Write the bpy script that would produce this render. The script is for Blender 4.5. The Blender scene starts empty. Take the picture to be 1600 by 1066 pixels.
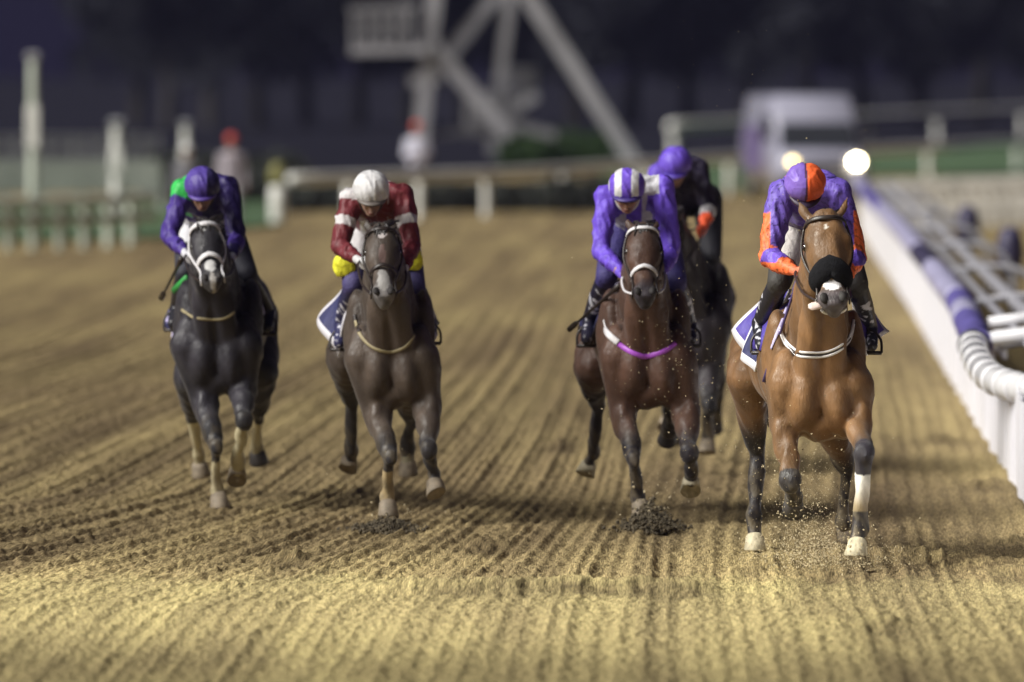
import bpy, bmesh, math, random
import numpy as np
from mathutils import Vector, Matrix
from mathutils.bvhtree import BVHTree

random.seed(7); np.random.seed(7)
scene = bpy.context.scene
C = scene.collection

# ------------------------------------------------------------------ camera
FPX = 13000.0                      # focal length in photo pixels (1600 wide)
CAMH = 2.9
PITCH = math.atan((533 - 110) / FPX)
cam_d = bpy.data.cameras.new('camera'); cam = bpy.data.objects.new('camera', cam_d); C.objects.link(cam)
cam_d.sensor_width = 36; cam_d.lens = FPX / 1600 * 36
cam.location = (0, 0, CAMH); cam.rotation_euler = (math.pi / 2 - PITCH, 0, 0)
cam_d.clip_start = 1; cam_d.clip_end = 4000
cam_d.dof.use_dof = True; cam_d.dof.focus_distance = 49.2; cam_d.dof.aperture_fstop = 1.85
scene.camera = cam

# ------------------------------------------------------------------ world, light, exposure
world = bpy.data.worlds.new('World'); scene.world = world; world.use_nodes = True
bg = world.node_tree.nodes['Background']
bg.inputs[0].default_value = (0.34, 0.30, 0.72, 1); bg.inputs[1].default_value = 0.034
SUN_DIR = Vector((-0.76, -0.38, 0.70)).normalized()
sl = bpy.data.lights.new('floodlight_key', 'SUN'); so = bpy.data.objects.new('floodlight_key', sl); C.objects.link(so)
sl.energy = 4.9; sl.angle = math.radians(42); sl.color = (1.0, 0.965, 0.90)
so.rotation_euler = SUN_DIR.to_track_quat('Z', 'Y').to_euler()
# added spot in place of an unseen floodlight tower; brightens the sand near the camera
fl = bpy.data.lights.new('added_floodlight', 'SPOT'); fo = bpy.data.objects.new('added_floodlight', fl); C.objects.link(fo)
fo.location = (-15, 44, 14); fl.energy = 26000; fl.spot_size = math.radians(30); fl.spot_blend = 1.0; fl.shadow_soft_size = 0.8
fl.color = (1.0, 1.0, 0.84)
fo.rotation_euler = (Vector((-15, 44, 14)) - Vector((0.2, 45.4, 0))).to_track_quat('Z', 'Y').to_euler()
scene.view_settings.view_transform = 'Standard'; scene.view_settings.look = 'None'
scene.view_settings.exposure = 0.14; scene.view_settings.gamma = 1
scene.render.engine = 'CYCLES'
scene.cycles.use_denoising = True
scene.cycles.max_bounces = 5

# ------------------------------------------------------------------ helpers
def P(px, py, d):
    """photo pixel -> world point at distance d down the track"""
    a = (px - 800) / FPX; b = -(py - 533) / FPX
    dy = math.cos(PITCH) + b * math.sin(PITCH); dz = -math.sin(PITCH) + b * math.cos(PITCH)
    return Vector((a * d / dy, d, CAMH + dz * d / dy))
def GD(py):
    b = -(py - 533) / FPX
    return CAMH * (math.cos(PITCH) + b * math.sin(PITCH)) / (math.sin(PITCH) - b * math.cos(PITCH))
def G(px, py):
    v = P(px, py, GD(py)); v.z = 0; return v
def lin(r, g, b):
    return tuple((c / 12.92 if c <= 0.04045 else ((c + 0.055) / 1.055) ** 2.4) for c in (r / 255, g / 255, b / 255))

def tag(o, label=None, cat=None, group=None, kind=None):
    if label: o['label'] = label
    if cat: o['category'] = cat
    if group: o['group'] = group
    if kind: o['kind'] = kind
    return o
def empty(name, loc):
    o = bpy.data.objects.new(name, None); o.location = loc; o.empty_display_size = .2; C.objects.link(o); return o

class B:
    """collects closed pieces of mesh"""
    def __init__(s): s.v = []; s.f = []; s.m = []
    def add(s, vs, fs, mi=0):
        o = len(s.v); s.v += [tuple(x) for x in vs]; s.f += [tuple(i + o for i in f) for f in fs]; s.m += [mi] * len(fs)
    def loft(s, rings, mi=0, cap=True):
        n = len(rings[0]); vs = [p for r in rings for p in r]; fs = []
        for i in range(len(rings) - 1):
            for j in range(n):
                k = (j + 1) % n
                fs.append((i*n + j, i*n + k, (i+1)*n + k, (i+1)*n + j))
        if cap:
            fs.append(tuple(range(n))[::-1]); fs.append(tuple((len(rings)-1)*n + j for j in range(n)))
        s.add(vs, fs, mi)
    def secs(s, secs, n=20, p=1.0, mi=0):
        """secs: (centre, u vector, v vector)"""
        rings = []
        for c, u, v in secs:
            r = []
            for j in range(n):
                a = 2*math.pi*j/n; ca, sa = math.cos(a), math.sin(a)
                if p != 1.0:
                    ca = math.copysign(abs(ca)**p, ca); sa = math.copysign(abs(sa)**p, sa)
                r.append(Vector(c) + Vector(u)*ca + Vector(v)*sa)
            rings.append(r)
        s.loft(rings, mi)
    def cap(s, p0, p1, r0, r1, n=14, mi=0):
        p0 = Vector(p0); p1 = Vector(p1); a = p1 - p0; L = a.length
        if L < 1e-5: a = Vector((0, 0, 1))
        a = a.normalized(); u = a.orthogonal().normalized(); v = a.cross(u)
        rings = []
        for k in (80, 55, 25):
            t = math.radians(k); rings.append((p0 - a*r0*math.sin(t), r0*math.cos(t)))
        rings.append((p0, r0)); rings.append((p1, r1))
        for k in (25, 55, 80):
            t = math.radians(k); rings.append((p1 + a*r1*math.sin(t), r1*math.cos(t)))
        s.secs([(c, u*r, v*r) for c, r in rings], n, mi=mi)
    def chain(s, pts, rs, n=14, mi=0):
        for i in range(len(pts)-1): s.cap(pts[i], pts[i+1], rs[i], rs[i+1], n, mi)
    def ell(s, c, r, ax=None, n=18, mi=0):
        c = Vector(c)
        X, Y, Z = ax if ax else (Vector((1,0,0)), Vector((0,1,0)), Vector((0,0,1)))
        secs = []
        m = 10
        for i in range(m+1):
            t = -math.pi/2 + math.pi*(i + (0.12 if i == 0 else (-0.12 if i == m else 0)))/m
            secs.append((c + Z*r[2]*math.sin(t), X*r[0]*math.cos(t), Y*r[1]*math.cos(t)))
        s.secs(secs, n, mi=mi)
    def box(s, c, h, ax=None, mi=0, bev=0.0):
        c = Vector(c); X, Y, Z = ax if ax else (Vector((1,0,0)), Vector((0,1,0)), Vector((0,0,1)))
        if bev <= 0:
            vs = [c + X*h[0]*i + Y*h[1]*j + Z*h[2]*k for k in (-1,1) for j in (-1,1) for i in (-1,1)]
            s.add(vs, [(0,2,3,1),(4,5,7,6),(0,1,5,4),(2,6,7,3),(0,4,6,2),(1,3,7,5)], mi); return
        def ring(z, sc):
            a, b = h[0]-sc, h[1]-sc; g = bev
            return [c + X*x + Y*y + Z*z for x, y in ((-a+g,-b),(a-g,-b),(a,-b+g),(a,b-g),(a-g,b),(-a+g,b),(-a,b-g),(-a,-b+g))]
        s.loft([ring(-h[2], bev), ring(-h[2]+bev, 0), ring(h[2]-bev, 0), ring(h[2], bev)], mi)
    def tube(s, pts, r, n=8, mi=0, flat=None, nrm=None):
        """r: number or list; flat: ratio of thickness along nrm"""
        pts = [Vector(p) for p in pts]; N = len(pts); rs = r if isinstance(r, (list, tuple)) else [r]*N
        secs = []; u = None
        for i in range(N):
            t = (pts[min(i+1, N-1)] - pts[max(i-1, 0)]).normalized()
            if nrm is not None:
                nn = Vector(nrm[i] if isinstance(nrm, list) else nrm); v = (nn - t*nn.dot(t)).normalized(); u2 = t.cross(v)
            else:
                if u is None: u = t.orthogonal().normalized()
                u2 = (u - t*u.dot(t)).normalized(); v = t.cross(u2)
            u = u2
            secs.append((pts[i], u2*rs[i], v*rs[i]*(flat or 1)))
        s.secs(secs, n, mi=mi)
    def bar(s, a, b, w, h=None, mi=0):
        a = Vector(a); b = Vector(b); t = (b-a).normalized(); ref = Vector((0,1,0)) if abs(t.y) < .8 else Vector((0,0,1))
        u = t.cross(ref).normalized(); v = t.cross(u)
        s.box((a+b)/2, (w/2, (h or w)/2, (b-a).length/2), (u, v, t), mi)

def mesh_obj(name, b, mats, parent=None, smooth=True, world=None, fix=True):
    me = bpy.data.meshes.new(name); me.from_pydata([tuple(v) for v in b.v], [], b.f)
    for m in (mats if isinstance(mats, (list, tuple)) else [mats]): me.materials.append(m)
    if len(me.materials) > 1: me.polygons.foreach_set('material_index', b.m)
    if fix:
        bm = bmesh.new(); bm.from_mesh(me); bmesh.ops.recalc_face_normals(bm, faces=bm.faces); bm.to_mesh(me); bm.free()
    if smooth: me.polygons.foreach_set('use_smooth', [True]*len(me.polygons))
    me.update()
    o = bpy.data.objects.new(name, me); C.objects.link(o)
    if parent: o.parent = parent
    return o

def organic(name, b, mat, parent, voxel, smooth, colfn=None, factor=.5, deform=None):
    me = bpy.data.meshes.new('tmp'); me.from_pydata([tuple(v) for v in b.v], [], b.f)
    bm = bmesh.new(); bm.from_mesh(me); bmesh.ops.recalc_face_normals(bm, faces=bm.faces); bm.to_mesh(me); bm.free()
    t = bpy.data.objects.new('tmp', me); C.objects.link(t)
    r = t.modifiers.new('r', 'REMESH'); r.mode = 'VOXEL'; r.voxel_size = voxel; r.use_smooth_shade = True
    if smooth:
        q = t.modifiers.new('s', 'SMOOTH'); q.factor = factor; q.iterations = smooth
    bpy.context.view_layer.update()
    dg = bpy.context.evaluated_depsgraph_get()
    nm = bpy.data.meshes.new_from_object(t.evaluated_get(dg)); nm.name = name
    bpy.data.objects.remove(t); bpy.data.meshes.remove(me)
    n = len(nm.vertices); co = np.empty(n*3, np.float32); nm.vertices.foreach_get('co', co); co = co.reshape(-1, 3)
    if deform is not None:
        nr = np.empty(n*3, np.float32); nm.vertices.foreach_get('normal', nr); nr = nr.reshape(-1, 3)
        co = co + nr * deform(co)[:, None]; nm.vertices.foreach_set('co', co.astype(np.float32).ravel()); nm.update()
    if colfn:
        cc = np.ones((n, 4), np.float32); cc[:, :3] = colfn(co)
        at = nm.color_attributes.new('Col', 'FLOAT_COLOR', 'POINT'); at.data.foreach_set('color', cc.ravel())
    nm.materials.clear(); nm.materials.append(mat)
    nm.polygons.foreach_set('use_smooth', [True]*len(nm.polygons))
    o = bpy.data.objects.new(name, nm); C.objects.link(o)
    if parent: o.parent = parent
    return o

def seg(pts, a, b):
    a = np.array(a, float); b = np.array(b, float); ab = b-a
    t = np.clip(((pts-a)@ab)/max(ab@ab, 1e-9), 0, 1)
    return np.linalg.norm(pts-(a+t[:, None]*ab), axis=1), t
def nearest(pts, bones):
    D = []; T = []
    for a, b in bones:
        d, t = seg(pts, a, b); D.append(d); T.append(t)
    D = np.array(D); i = D.argmin(0); T = np.array(T)
    return i, T[i, np.arange(len(i))]
def sst(a, b, x):
    t = np.clip((x-a)/(b-a), 0, 1); return t*t*(3-2*t)
def _h(ix, iy, sd):
    n = (ix.astype(np.int64)*374761393 + iy.astype(np.int64)*668265263 + sd*974711) & 0xffffffff
    n = ((n ^ (n >> 13))*1274126177) & 0xffffffff
    return ((n ^ (n >> 16)) & 0xffff)/65535.0
def vn(x, y, sd=0):
    ix = np.floor(x); iy = np.floor(y); fx = x-ix; fy = y-iy; fx = fx*fx*(3-2*fx); fy = fy*fy*(3-2*fy)
    a = _h(ix, iy, sd); b = _h(ix+1, iy, sd); c = _h(ix, iy+1, sd); d = _h(ix+1, iy+1, sd)
    return (a*(1-fx)+b*fx)*(1-fy) + (c*(1-fx)+d*fx)*fy
def v3(x, sd=0):
    return (vn(x[:,0]+x[:,2]*.71, x[:,1]+x[:,2]*.53, sd) + vn(x[:,2]+x[:,0]*.37, x[:,1]*1.3-x[:,0]*.6, sd+5))/2

# ------------------------------------------------------------------ materials
def mat(name, col=(.5,.5,.5), rough=.6, metal=0, spec=.5, var=.12, vscale=8, bump=0, bscale=30, vcol=False, coat=0, sheen=0,
        emit=None, estr=0, vstretch=(1,1,1), bstretch=(1,1,1), var2=None, trans=0, rvar=0):
    m = bpy.data.materials.new(name); m.use_nodes = True; nt = m.node_tree; N = nt.nodes; L = nt.links
    bs = N['Principled BSDF']
    tc = N.new('ShaderNodeTexCoord'); mp = N.new('ShaderNodeMapping'); mp.inputs['Scale'].default_value = vstretch
    L.new(tc.outputs['Object'], mp.inputs[0])
    nz = N.new('ShaderNodeTexNoise'); nz.inputs['Scale'].default_value = vscale; nz.inputs['Detail'].default_value = 5
    L.new(mp.outputs[0], nz.inputs['Vector'])
    mr = N.new('ShaderNodeMapRange'); mr.inputs[1].default_value = .3; mr.inputs[2].default_value = .7
    mr.inputs[3].default_value = 1-var; mr.inputs[4].default_value = 1+var; L.new(nz.outputs[0], mr.inputs[0])
    mx = N.new('ShaderNodeMix'); mx.data_type = 'RGBA'; mx.blend_type = 'MULTIPLY'; mx.inputs[0].default_value = 1
    if vcol:
        at = N.new('ShaderNodeAttribute'); at.attribute_name = 'Col'; L.new(at.outputs['Color'], mx.inputs[6])
    else: mx.inputs[6].default_value = (*col, 1)
    L.new(mr.outputs[0], mx.inputs[7]); L.new(mx.outputs[2], bs.inputs['Base Color'])
    if rvar:
        n3 = N.new('ShaderNodeTexNoise'); n3.inputs['Scale'].default_value = 22; n3.inputs['Detail'].default_value = 6; L.new(tc.outputs['Object'], n3.inputs['Vector'])
        m3 = N.new('ShaderNodeMapRange'); m3.inputs[1].default_value = .35; m3.inputs[2].default_value = .65; m3.inputs[3].default_value = rough-rvar; m3.inputs[4].default_value = rough+rvar
        L.new(n3.outputs[0], m3.inputs[0]); L.new(m3.outputs[0], bs.inputs['Roughness'])
    else: bs.inputs['Roughness'].default_value = rough
    bs.inputs['Metallic'].default_value = metal
    # bs.inputs['Metallic'].default_value = metal
    bs.inputs['Specular IOR Level'].default_value = spec; bs.inputs['Coat Weight'].default_value = coat
    bs.inputs['Sheen Weight'].default_value = sheen
    if bump:
        mp2 = N.new('ShaderNodeMapping'); mp2.inputs['Scale'].default_value = bstretch; L.new(tc.outputs['Object'], mp2.inputs[0])
        n2 = N.new('ShaderNodeTexNoise'); n2.inputs['Scale'].default_value = bscale; n2.inputs['Detail'].default_value = 3; n2.inputs['Distortion'].default_value = .6
        L.new(mp2.outputs[0], n2.inputs['Vector'])
        bp = N.new('ShaderNodeBump'); bp.inputs['Strength'].default_value = 1; bp.inputs['Distance'].default_value = bump
        L.new(n2.outputs[0], bp.inputs['Height']); L.new(bp.outputs[0], bs.inputs['Normal'])
    if emit: bs.inputs['Emission Color'].default_value = (*emit, 1); bs.inputs['Emission Strength'].default_value = estr
    return m

M_coat = mat('horse_coat', vcol=True, rvar=.14, rough=.50, spec=.34, var=.35, vscale=6, bump=.004, bscale=60, vstretch=(1,1,.5), bstretch=(1.3,1.3,.45), sheen=.1)
M_silk = mat('jockey_silk', vcol=True, rough=.5, spec=.35, var=.16, vscale=16, bump=.012, bscale=22, bstretch=(1,1,.6))
M_skin = mat('skin', vcol=True, rough=.5, var=.08, vscale=30)
M_cloth = mat('breeches_cloth', vcol=True, rough=.7, var=.08, vscale=30, bump=.008, bscale=30)
M_boot = mat('boot_leather', vcol=True, rough=.3, var=.15, vscale=20, bump=.004, bscale=40)
M_hel = mat('helmet_cover', vcol=True, rough=.45, spec=.35, var=.12, vscale=14, bump=.005, bscale=30)
M_hair = mat('horse_hair', (.018,.014,.013), rough=.45, var=.4, vscale=40)
M_hairb = mat('horse_hair_brown', (.035,.02,.013), rough=.45, var=.4, vscale=40)
M_eye = mat('eye_dark', (.01,.006,.004), rough=.06, var=0, coat=.6)
M_nost = mat('nostril_dark', (.012,.009,.009), rough=.7, var=.2)
M_leather = mat('dark_leather', (.03,.022,.02), rough=.4, var=.3, vscale=30)
M_white = mat('white_webbing', (.72,.71,.74), rough=.5, var=.08, vscale=30)
M_tan = mat('tan_webbing', (.34,.29,.17), rough=.6, var=.15, vscale=30)
M_purpstrap = mat('magenta_webbing', (.42,.10,.62), rough=.4, var=.1, vscale=30)
M_black = mat('black_fleece', (.008,.008,.010), rough=.95, spec=.15, var=.3, vscale=60, bump=.006, bscale=120)
M_tongue = mat('tongue', (.62,.50,.47), rough=.35, var=.1)
M_cpurple = mat('purple_cloth', (.075,.05,.33), rough=.55, var=.2, vscale=16, bump=.012, bscale=16)
M_cnavy = mat('navy_cloth', (.03,.033,.11), rough=.6, var=.2, vscale=16, bump=.012, bscale=16)
M_clilac = mat('lilac_cloth', (.5,.46,.72), rough=.55, var=.12, vscale=16, bump=.01, bscale=16)
M_cedge = mat('cloth_edging', (.75,.74,.8), rough=.5, var=.05)
M_goggle = mat('goggle_lens', (.015,.013,.015), rough=.1, var=0)
M_hoofw = mat('pale_hoof', (.46,.41,.29), rough=.75, bump=.006, bscale=40, var=.42, vscale=22, vstretch=(1,1,.3))
M_hoofd = mat('dark_hoof', (.05,.045,.045), rough=.5, var=.3, vscale=22)
M_hooft = mat('dusty_hoof', (.22,.18,.13), rough=.7, var=.3, vscale=22)
M_plastic = mat('white_plastic', (.82,.82,.86), rough=.32, var=.05, vscale=3, bump=.002, bscale=6)
M_plastic_c = mat('clear_ribbed_pipe', (.70,.70,.72), rough=.18, var=.12, vscale=9, coat=.5, bump=.004, bscale=12)
M_slat = mat('painted_slats', (.84,.84,.90), rough=.45, var=.07, vscale=2, vstretch=(1,1,.2))
M_pad = mat('blue_purple_padding', (.14,.12,.38), rough=.35, var=.35, vscale=5, bump=.02, bscale=10)
M_padl = mat('lilac_padding', (.42,.41,.60), rough=.35, var=.25, vscale=5, bump=.02, bscale=10)
M_pads = mat('dark_padding', (.04,.035,.08), rough=.5, var=.3, vscale=5)
M_railfar = mat('weathered_white_rail', (.78,.78,.74), rough=.55, var=.12, vscale=1.5)
M_steel = mat('galvanised_steel', (.33,.33,.36), rough=.5, var=.25, vscale=1.2)
M_steeld = mat('dull_steel', (.16,.16,.18), rough=.5, var=.25, vscale=1.2)
M_paint = mat('white_van_paint', (.33,.33,.42), rough=.3, var=.04, coat=.5)
M_vandark = mat('van_trim', (.04,.04,.045), rough=.4, var=.1)
M_glass = mat('van_glass', (.035,.038,.045), rough=.08, var=.05, coat=.6)
M_stripe = mat('van_purple_panel', (.14,.11,.24), rough=.35, var=.05)
M_lamp = mat('lit_headlamp', (1,1,.9), emit=(1,.88,.55), estr=40)
M_lamp2 = mat('lit_headlamp_dimmer', (1,1,.9), emit=(1,.78,.30), estr=7)
M_rubber = mat('tyre_rubber', (.02,.02,.02), rough=.85, var=.2)
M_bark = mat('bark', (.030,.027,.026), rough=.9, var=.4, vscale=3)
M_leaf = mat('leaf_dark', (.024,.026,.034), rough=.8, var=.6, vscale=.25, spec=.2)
M_leaf2 = mat('hedge_leaf', (.035,.065,.022), rough=.8, var=.5, vscale=.4, spec=.2)
M_leaf3 = mat('hedge_leaf_dark', (.045,.05,.045), rough=.8, var=.5, vscale=.6, spec=.2)
M_grit = mat('flying_sand', (.42,.35,.22), rough=.8, var=.4, vscale=6)
M_gritd = mat('dark_clods', (.085,.068,.042), rough=.95, var=.5, vscale=14)

# ------------------------------------------------------------------ ground
SLOPE = [(30,.005),(40,.017),(46,.024),(52,.034),(58,.040),(75,.036),(400,.036)]
_Y = np.linspace(30, 400, 4000); _S = np.interp(_Y, [a for a,_ in SLOPE], [b for _,b in SLOPE]); _Cc = np.cumsum(_S)*(_Y[1]-_Y[0])
def cofs(Y): return np.interp(Y, _Y, _Cc)
def gofs(Y): return np.exp(.040*np.clip(Y-45, 0, 12) + .006*np.clip(Y-57, 0, 30))     # the harrow lines fan out where the straight begins
def ucoord(X, Y): return X + np.minimum(X-.9, 0)*(gofs(Y)-1) - cofs(Y)

def dirt_material():
    m = bpy.data.materials.new('sand_track'); m.use_nodes = True; nt = m.node_tree; N = nt.nodes; L = nt.links; bs = N['Principled BSDF']
    tc = N.new('ShaderNodeTexCoord'); uv = N.new('ShaderNodeUVMap')
    def noise(scale, st=(1,1,1), det=5, src=None):
        mp = N.new('ShaderNodeMapping'); mp.inputs['Scale'].default_value = st; L.new(src or uv.outputs[0], mp.inputs[0])
        n = N.new('ShaderNodeTexNoise'); n.inputs['Scale'].default_value = scale; n.inputs['Detail'].default_value = det; L.new(mp.outputs[0], n.inputs['Vector']); return n
    n1 = noise(1.3, (1, .05, 1)); n2 = noise(75, (1, .10, 1), 6); n5 = noise(170, (1, .10, 1), 2); n3 = noise(.16, (1, .6, 1)); n4 = noise(6, (1, .06, 1), 3)
    def ramp(n, a, b, c0, c1):
        r = N.new('ShaderNodeValToRGB'); r.color_ramp.elements[0].position = a; r.color_ramp.elements[1].position = b
        r.color_ramp.elements[0].color = (*c0, 1); r.color_ramp.elements[1].color = (*c1, 1); L.new(n.outputs[0], r.inputs[0]); return r
    def mul(a, b, f=1):
        x = N.new('ShaderNodeMix'); x.data_type = 'RGBA'; x.blend_type = 'MULTIPLY'; x.inputs[0].default_value = f
        L.new(a, x.inputs[6]); L.new(b, x.inputs[7]); return x.outputs[2]
    base = ramp(n2, .33, .68, (.158, .130, .072), (.465, .385, .215))
    c = mul(base.outputs[0], ramp(n1, .3, .7, (.55, .52, .56), (1.15, 1.15, 1.10)).outputs[0])  # furrow shade painted in as dark strips along the harrow lines
    c = mul(c, ramp(n4, .3, .7, (.80, .79, .80), (1.08, 1.08, 1.08)).outputs[0])
    c = mul(c, ramp(n3, .35, .65, (.88, .85, .86), (1.05, 1.05, 1.0)).outputs[0])
    c = mul(c, ramp(n5, .36, .64, (.62, .60, .60), (1.22, 1.22, 1.20)).outputs[0])
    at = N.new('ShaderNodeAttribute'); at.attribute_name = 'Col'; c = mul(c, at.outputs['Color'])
    L.new(c, bs.inputs['Base Color']); bs.inputs['Roughness'].default_value = .95; bs.inputs['Specular IOR Level'].default_value = .12
    nb = noise(110, (1, .12, 1), 4)
    bp = N.new('ShaderNodeBump'); bp.inputs['Strength'].default_value = .8; bp.inputs['Distance'].default_value = .012
    L.new(nb.outputs[0], bp.inputs['Height']); L.new(bp.outputs[0], bs.inputs['Normal'])
    return m
M_dirt = dirt_material()

def height(X, Y):
    u = ucoord(X, Y)
    uw = u + .03*(vn(u*1.5, Y*.35, 3)-.5)
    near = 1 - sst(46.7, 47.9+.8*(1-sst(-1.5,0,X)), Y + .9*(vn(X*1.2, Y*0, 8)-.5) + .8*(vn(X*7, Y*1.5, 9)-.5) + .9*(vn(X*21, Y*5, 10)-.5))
    def groove(sp, sd, sharp=1.0):
        ph = uw/sp + .22*(vn(u*.7, Y*.12, sd)-.5)*2
        cell = np.floor(ph); amp = .45 + .55*_h(cell, np.zeros_like(cell), sd+1); amp = amp*(.5+vn(cell*7.3, Y*.25, sd+2))
        return (.5+.5*np.cos(2*np.pi*ph))**sharp*amp
    h = .020*groove(.125, 11, 1.5)*(1-.45*near) + .026*groove(.40, 21, 1.8)*(1-.5*near) + .022*vn(u*1.3, Y*.10, 31)
    fade = 1 - .55*sst(75, 130, Y)
    clod = (vn(X*56, Y*9, 41)-.5)*.022 + (vn(X*24, Y*4.5, 42)-.5)*.010 + np.clip(vn(X*11, Y*5, 43)-.72, 0, 1)*.06
    h = h + clod*(1-.25*near)
    # ruts crossing the track
    def ridge(yc, w, a, x0, x1):
        m = sst(x0, x0+.3, X)*(1-sst(x1-.3, x1, X)); return a*m*np.exp(-((Y-yc)/w)**2)
    wob = .10*(vn(X*3, X*0, 51)-.5)+.06*(vn(X*11, X*0, 52)-.5)
    h = h + ridge(46.35+wob*2, .26, .055, -.9, 1.25) + ridge(46.6+wob*2, .4, .02, -3, 1.3)
    yc = 47.6 + 2.0*sst(.9, 2.1, X) - 1.1*sst(2.3, 3.2, X)
    h = h + ridge(yc+wob*2, .4, .06, 1.1, 3.6)
    # shallow hoof craters
    for hx, hy, r in HOLES:
        q = ((X-hx)/r)**2 + ((Y-hy)/(r*3.2))**2
        h = h - .012*np.exp(-q) + .04*np.exp(-((X-hx)/r)**2-((Y-hy-.5)/(r*1.6))**2)*(.5+vn(X*20,Y*6,14))
    return h*fade, near
HOLES = [tuple(G(a, b))[:2] + (.14,) for a, b in ((606,822),(1012,826),(345,803),(1290,905),(1578,850),(1590,900),(880,700),(1480,690),(440,880),(1390,985),(760,860),(1540,760))]

nr, nc = 1500, 720
Yr = 34*np.exp(np.linspace(0, math.log(225/34), nr)); s = np.linspace(-1, 1, nc)
half = np.clip(.0615*Yr*1.3+.6, 0, 99)
XX = s[None, :]*half[:, None]; YY = np.repeat(Yr[:, None], nc, 1)
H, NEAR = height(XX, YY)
edge = np.clip((1-np.abs(s))/.08, 0, 1)[None, :]*np.clip((YY-34)/1.5, 0, 1)*np.clip((225-YY)/20, 0, 1)
ZZ = (H-.030)*edge + .004
me = bpy.data.meshes.new('dirt_track')
vv = np.stack([XX, YY, ZZ], -1).reshape(-1, 3).astype(np.float32)
idx = np.arange(nr*nc).reshape(nr, nc)
q = np.stack([idx[:-1,:-1], idx[:-1,1:], idx[1:,1:], idx[1:,:-1]], -1).reshape(-1, 4)
me.vertices.add(len(vv)); me.vertices.foreach_set('co', vv.ravel())
me.loops.add(q.size); me.loops.foreach_set('vertex_index', q.ravel().astype(np.int32))
me.polygons.add(len(q)); me.polygons.foreach_set('loop_start', np.arange(0, q.size, 4, dtype=np.int32))
me.update(calc_edges=True); me.polygons.foreach_set('use_smooth', np.ones(len(q), bool))
uvl = me.uv_layers.new(name='UVMap'); U = ucoord(XX, YY).reshape(-1)[q.ravel()]; V = YY.reshape(-1)[q.ravel()]
uvl.data.foreach_set('uv', np.stack([U, V], -1).astype(np.float32).ravel())
cc = np.ones((nr*nc, 4), np.float32)
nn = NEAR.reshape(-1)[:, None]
_x = XX.reshape(-1); _y = YY.reshape(-1); _w = .10*(vn(_x*3, _x*0, 51)-.5)+.06*(vn(_x*11, _x*0, 52)-.5)
_r = np.exp(-((_y-46.03-_w*2)/(.16+.16*vn(_x*2.5,_x*0,91)))**2)*sst(-.8,.0,_x)*(1-sst(.9,1.3,_x))*1.15*(.45+.55*sst(.1,.5,vn(_x*13,_y*2,90)))  # dark band on the ridge's near face: its shade painted in
_r = np.maximum(_r, sst(47.1,47.5,_y-_w*2)*(1-sst(48.2,49.6,_y))*sst(-1.8,-.2,_x)*.34)
_r = np.maximum(_r, np.exp(-((_x-1.72+.03*(_y-45)+.05*(vn(_y*1.3,_y*0,9)-.5))/.07)**2)*(_y < 48)*.45)*(.6+.6*vn(_x*16,_y*6,77))
for _hx, _hy, _rr in HOLES: _r = np.maximum(_r, .85*np.exp(-((_x-_hx)/.17)**2-((_y-_hy)/.7)**2))
cc[:, :3] = np.array([1.17, 1.14, 1.08])*(1-nn) + np.array([1.24, 1.28, 1.16])*nn; cc[:, :3] *= 1-_r[:, None]*np.array([.55,.57,.55])      # harrowed sand / dry raked sand, brightened to carry part of the light pool
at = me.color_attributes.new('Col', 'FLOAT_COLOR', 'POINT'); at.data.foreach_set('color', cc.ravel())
me.materials.append(M_dirt)
track = bpy.data.objects.new('dirt_track', me); C.objects.link(track); tag(track, 'raked yellow brown sand racing surface with harrow lines', 'track', kind='structure')

def sheet(name, pts, z, m, label, cat):
    b = B(); n = len(pts); b.add([(p[0], p[1], z) for p in pts], [tuple(range(n))])
    o = mesh_obj(name, b, m, smooth=False, fix=False)
    if o.data.polygons[0].normal.z < 0: o.data.flip_normals()
    tag(o, label, cat, kind='structure'); return o
M_dark = mat('unlit_infield', (.010,.010,.018), rough=1, spec=.1, var=.3, vscale=.05)  # unlit look put into the base colour; the key light still reaches it
M_sandfar = mat('plain_sand', (.22,.165,.10), rough=.95, spec=.1, var=.15, vscale=.3)
M_turf = mat('turf', (.075,.125,.065), rough=.9, spec=.2, var=.35, vscale=.5)
sheet('ground', [(-600,-60),(600,-60),(600,228),(-600,228)], -.06, M_sandfar, 'brown sandy ground of the racecourse', 'ground')
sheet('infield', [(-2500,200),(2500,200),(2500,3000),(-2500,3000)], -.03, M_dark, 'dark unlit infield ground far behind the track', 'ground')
sheet('turf_strip', [G(-300,383), G(250,374), G(440,352), G(440,318), G(250,322), G(-300,326)], .05, M_turf, 'strip of green turf behind the white posts', 'turf')
sheet('turf_course', [G(940,306), G(1150,300), G(1350,277), G(1800,272), G(1800,226), G(1350,236), G(1150,250), G(940,262)], .05, M_turf, 'green turf course beyond the far rail', 'turf')

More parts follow.
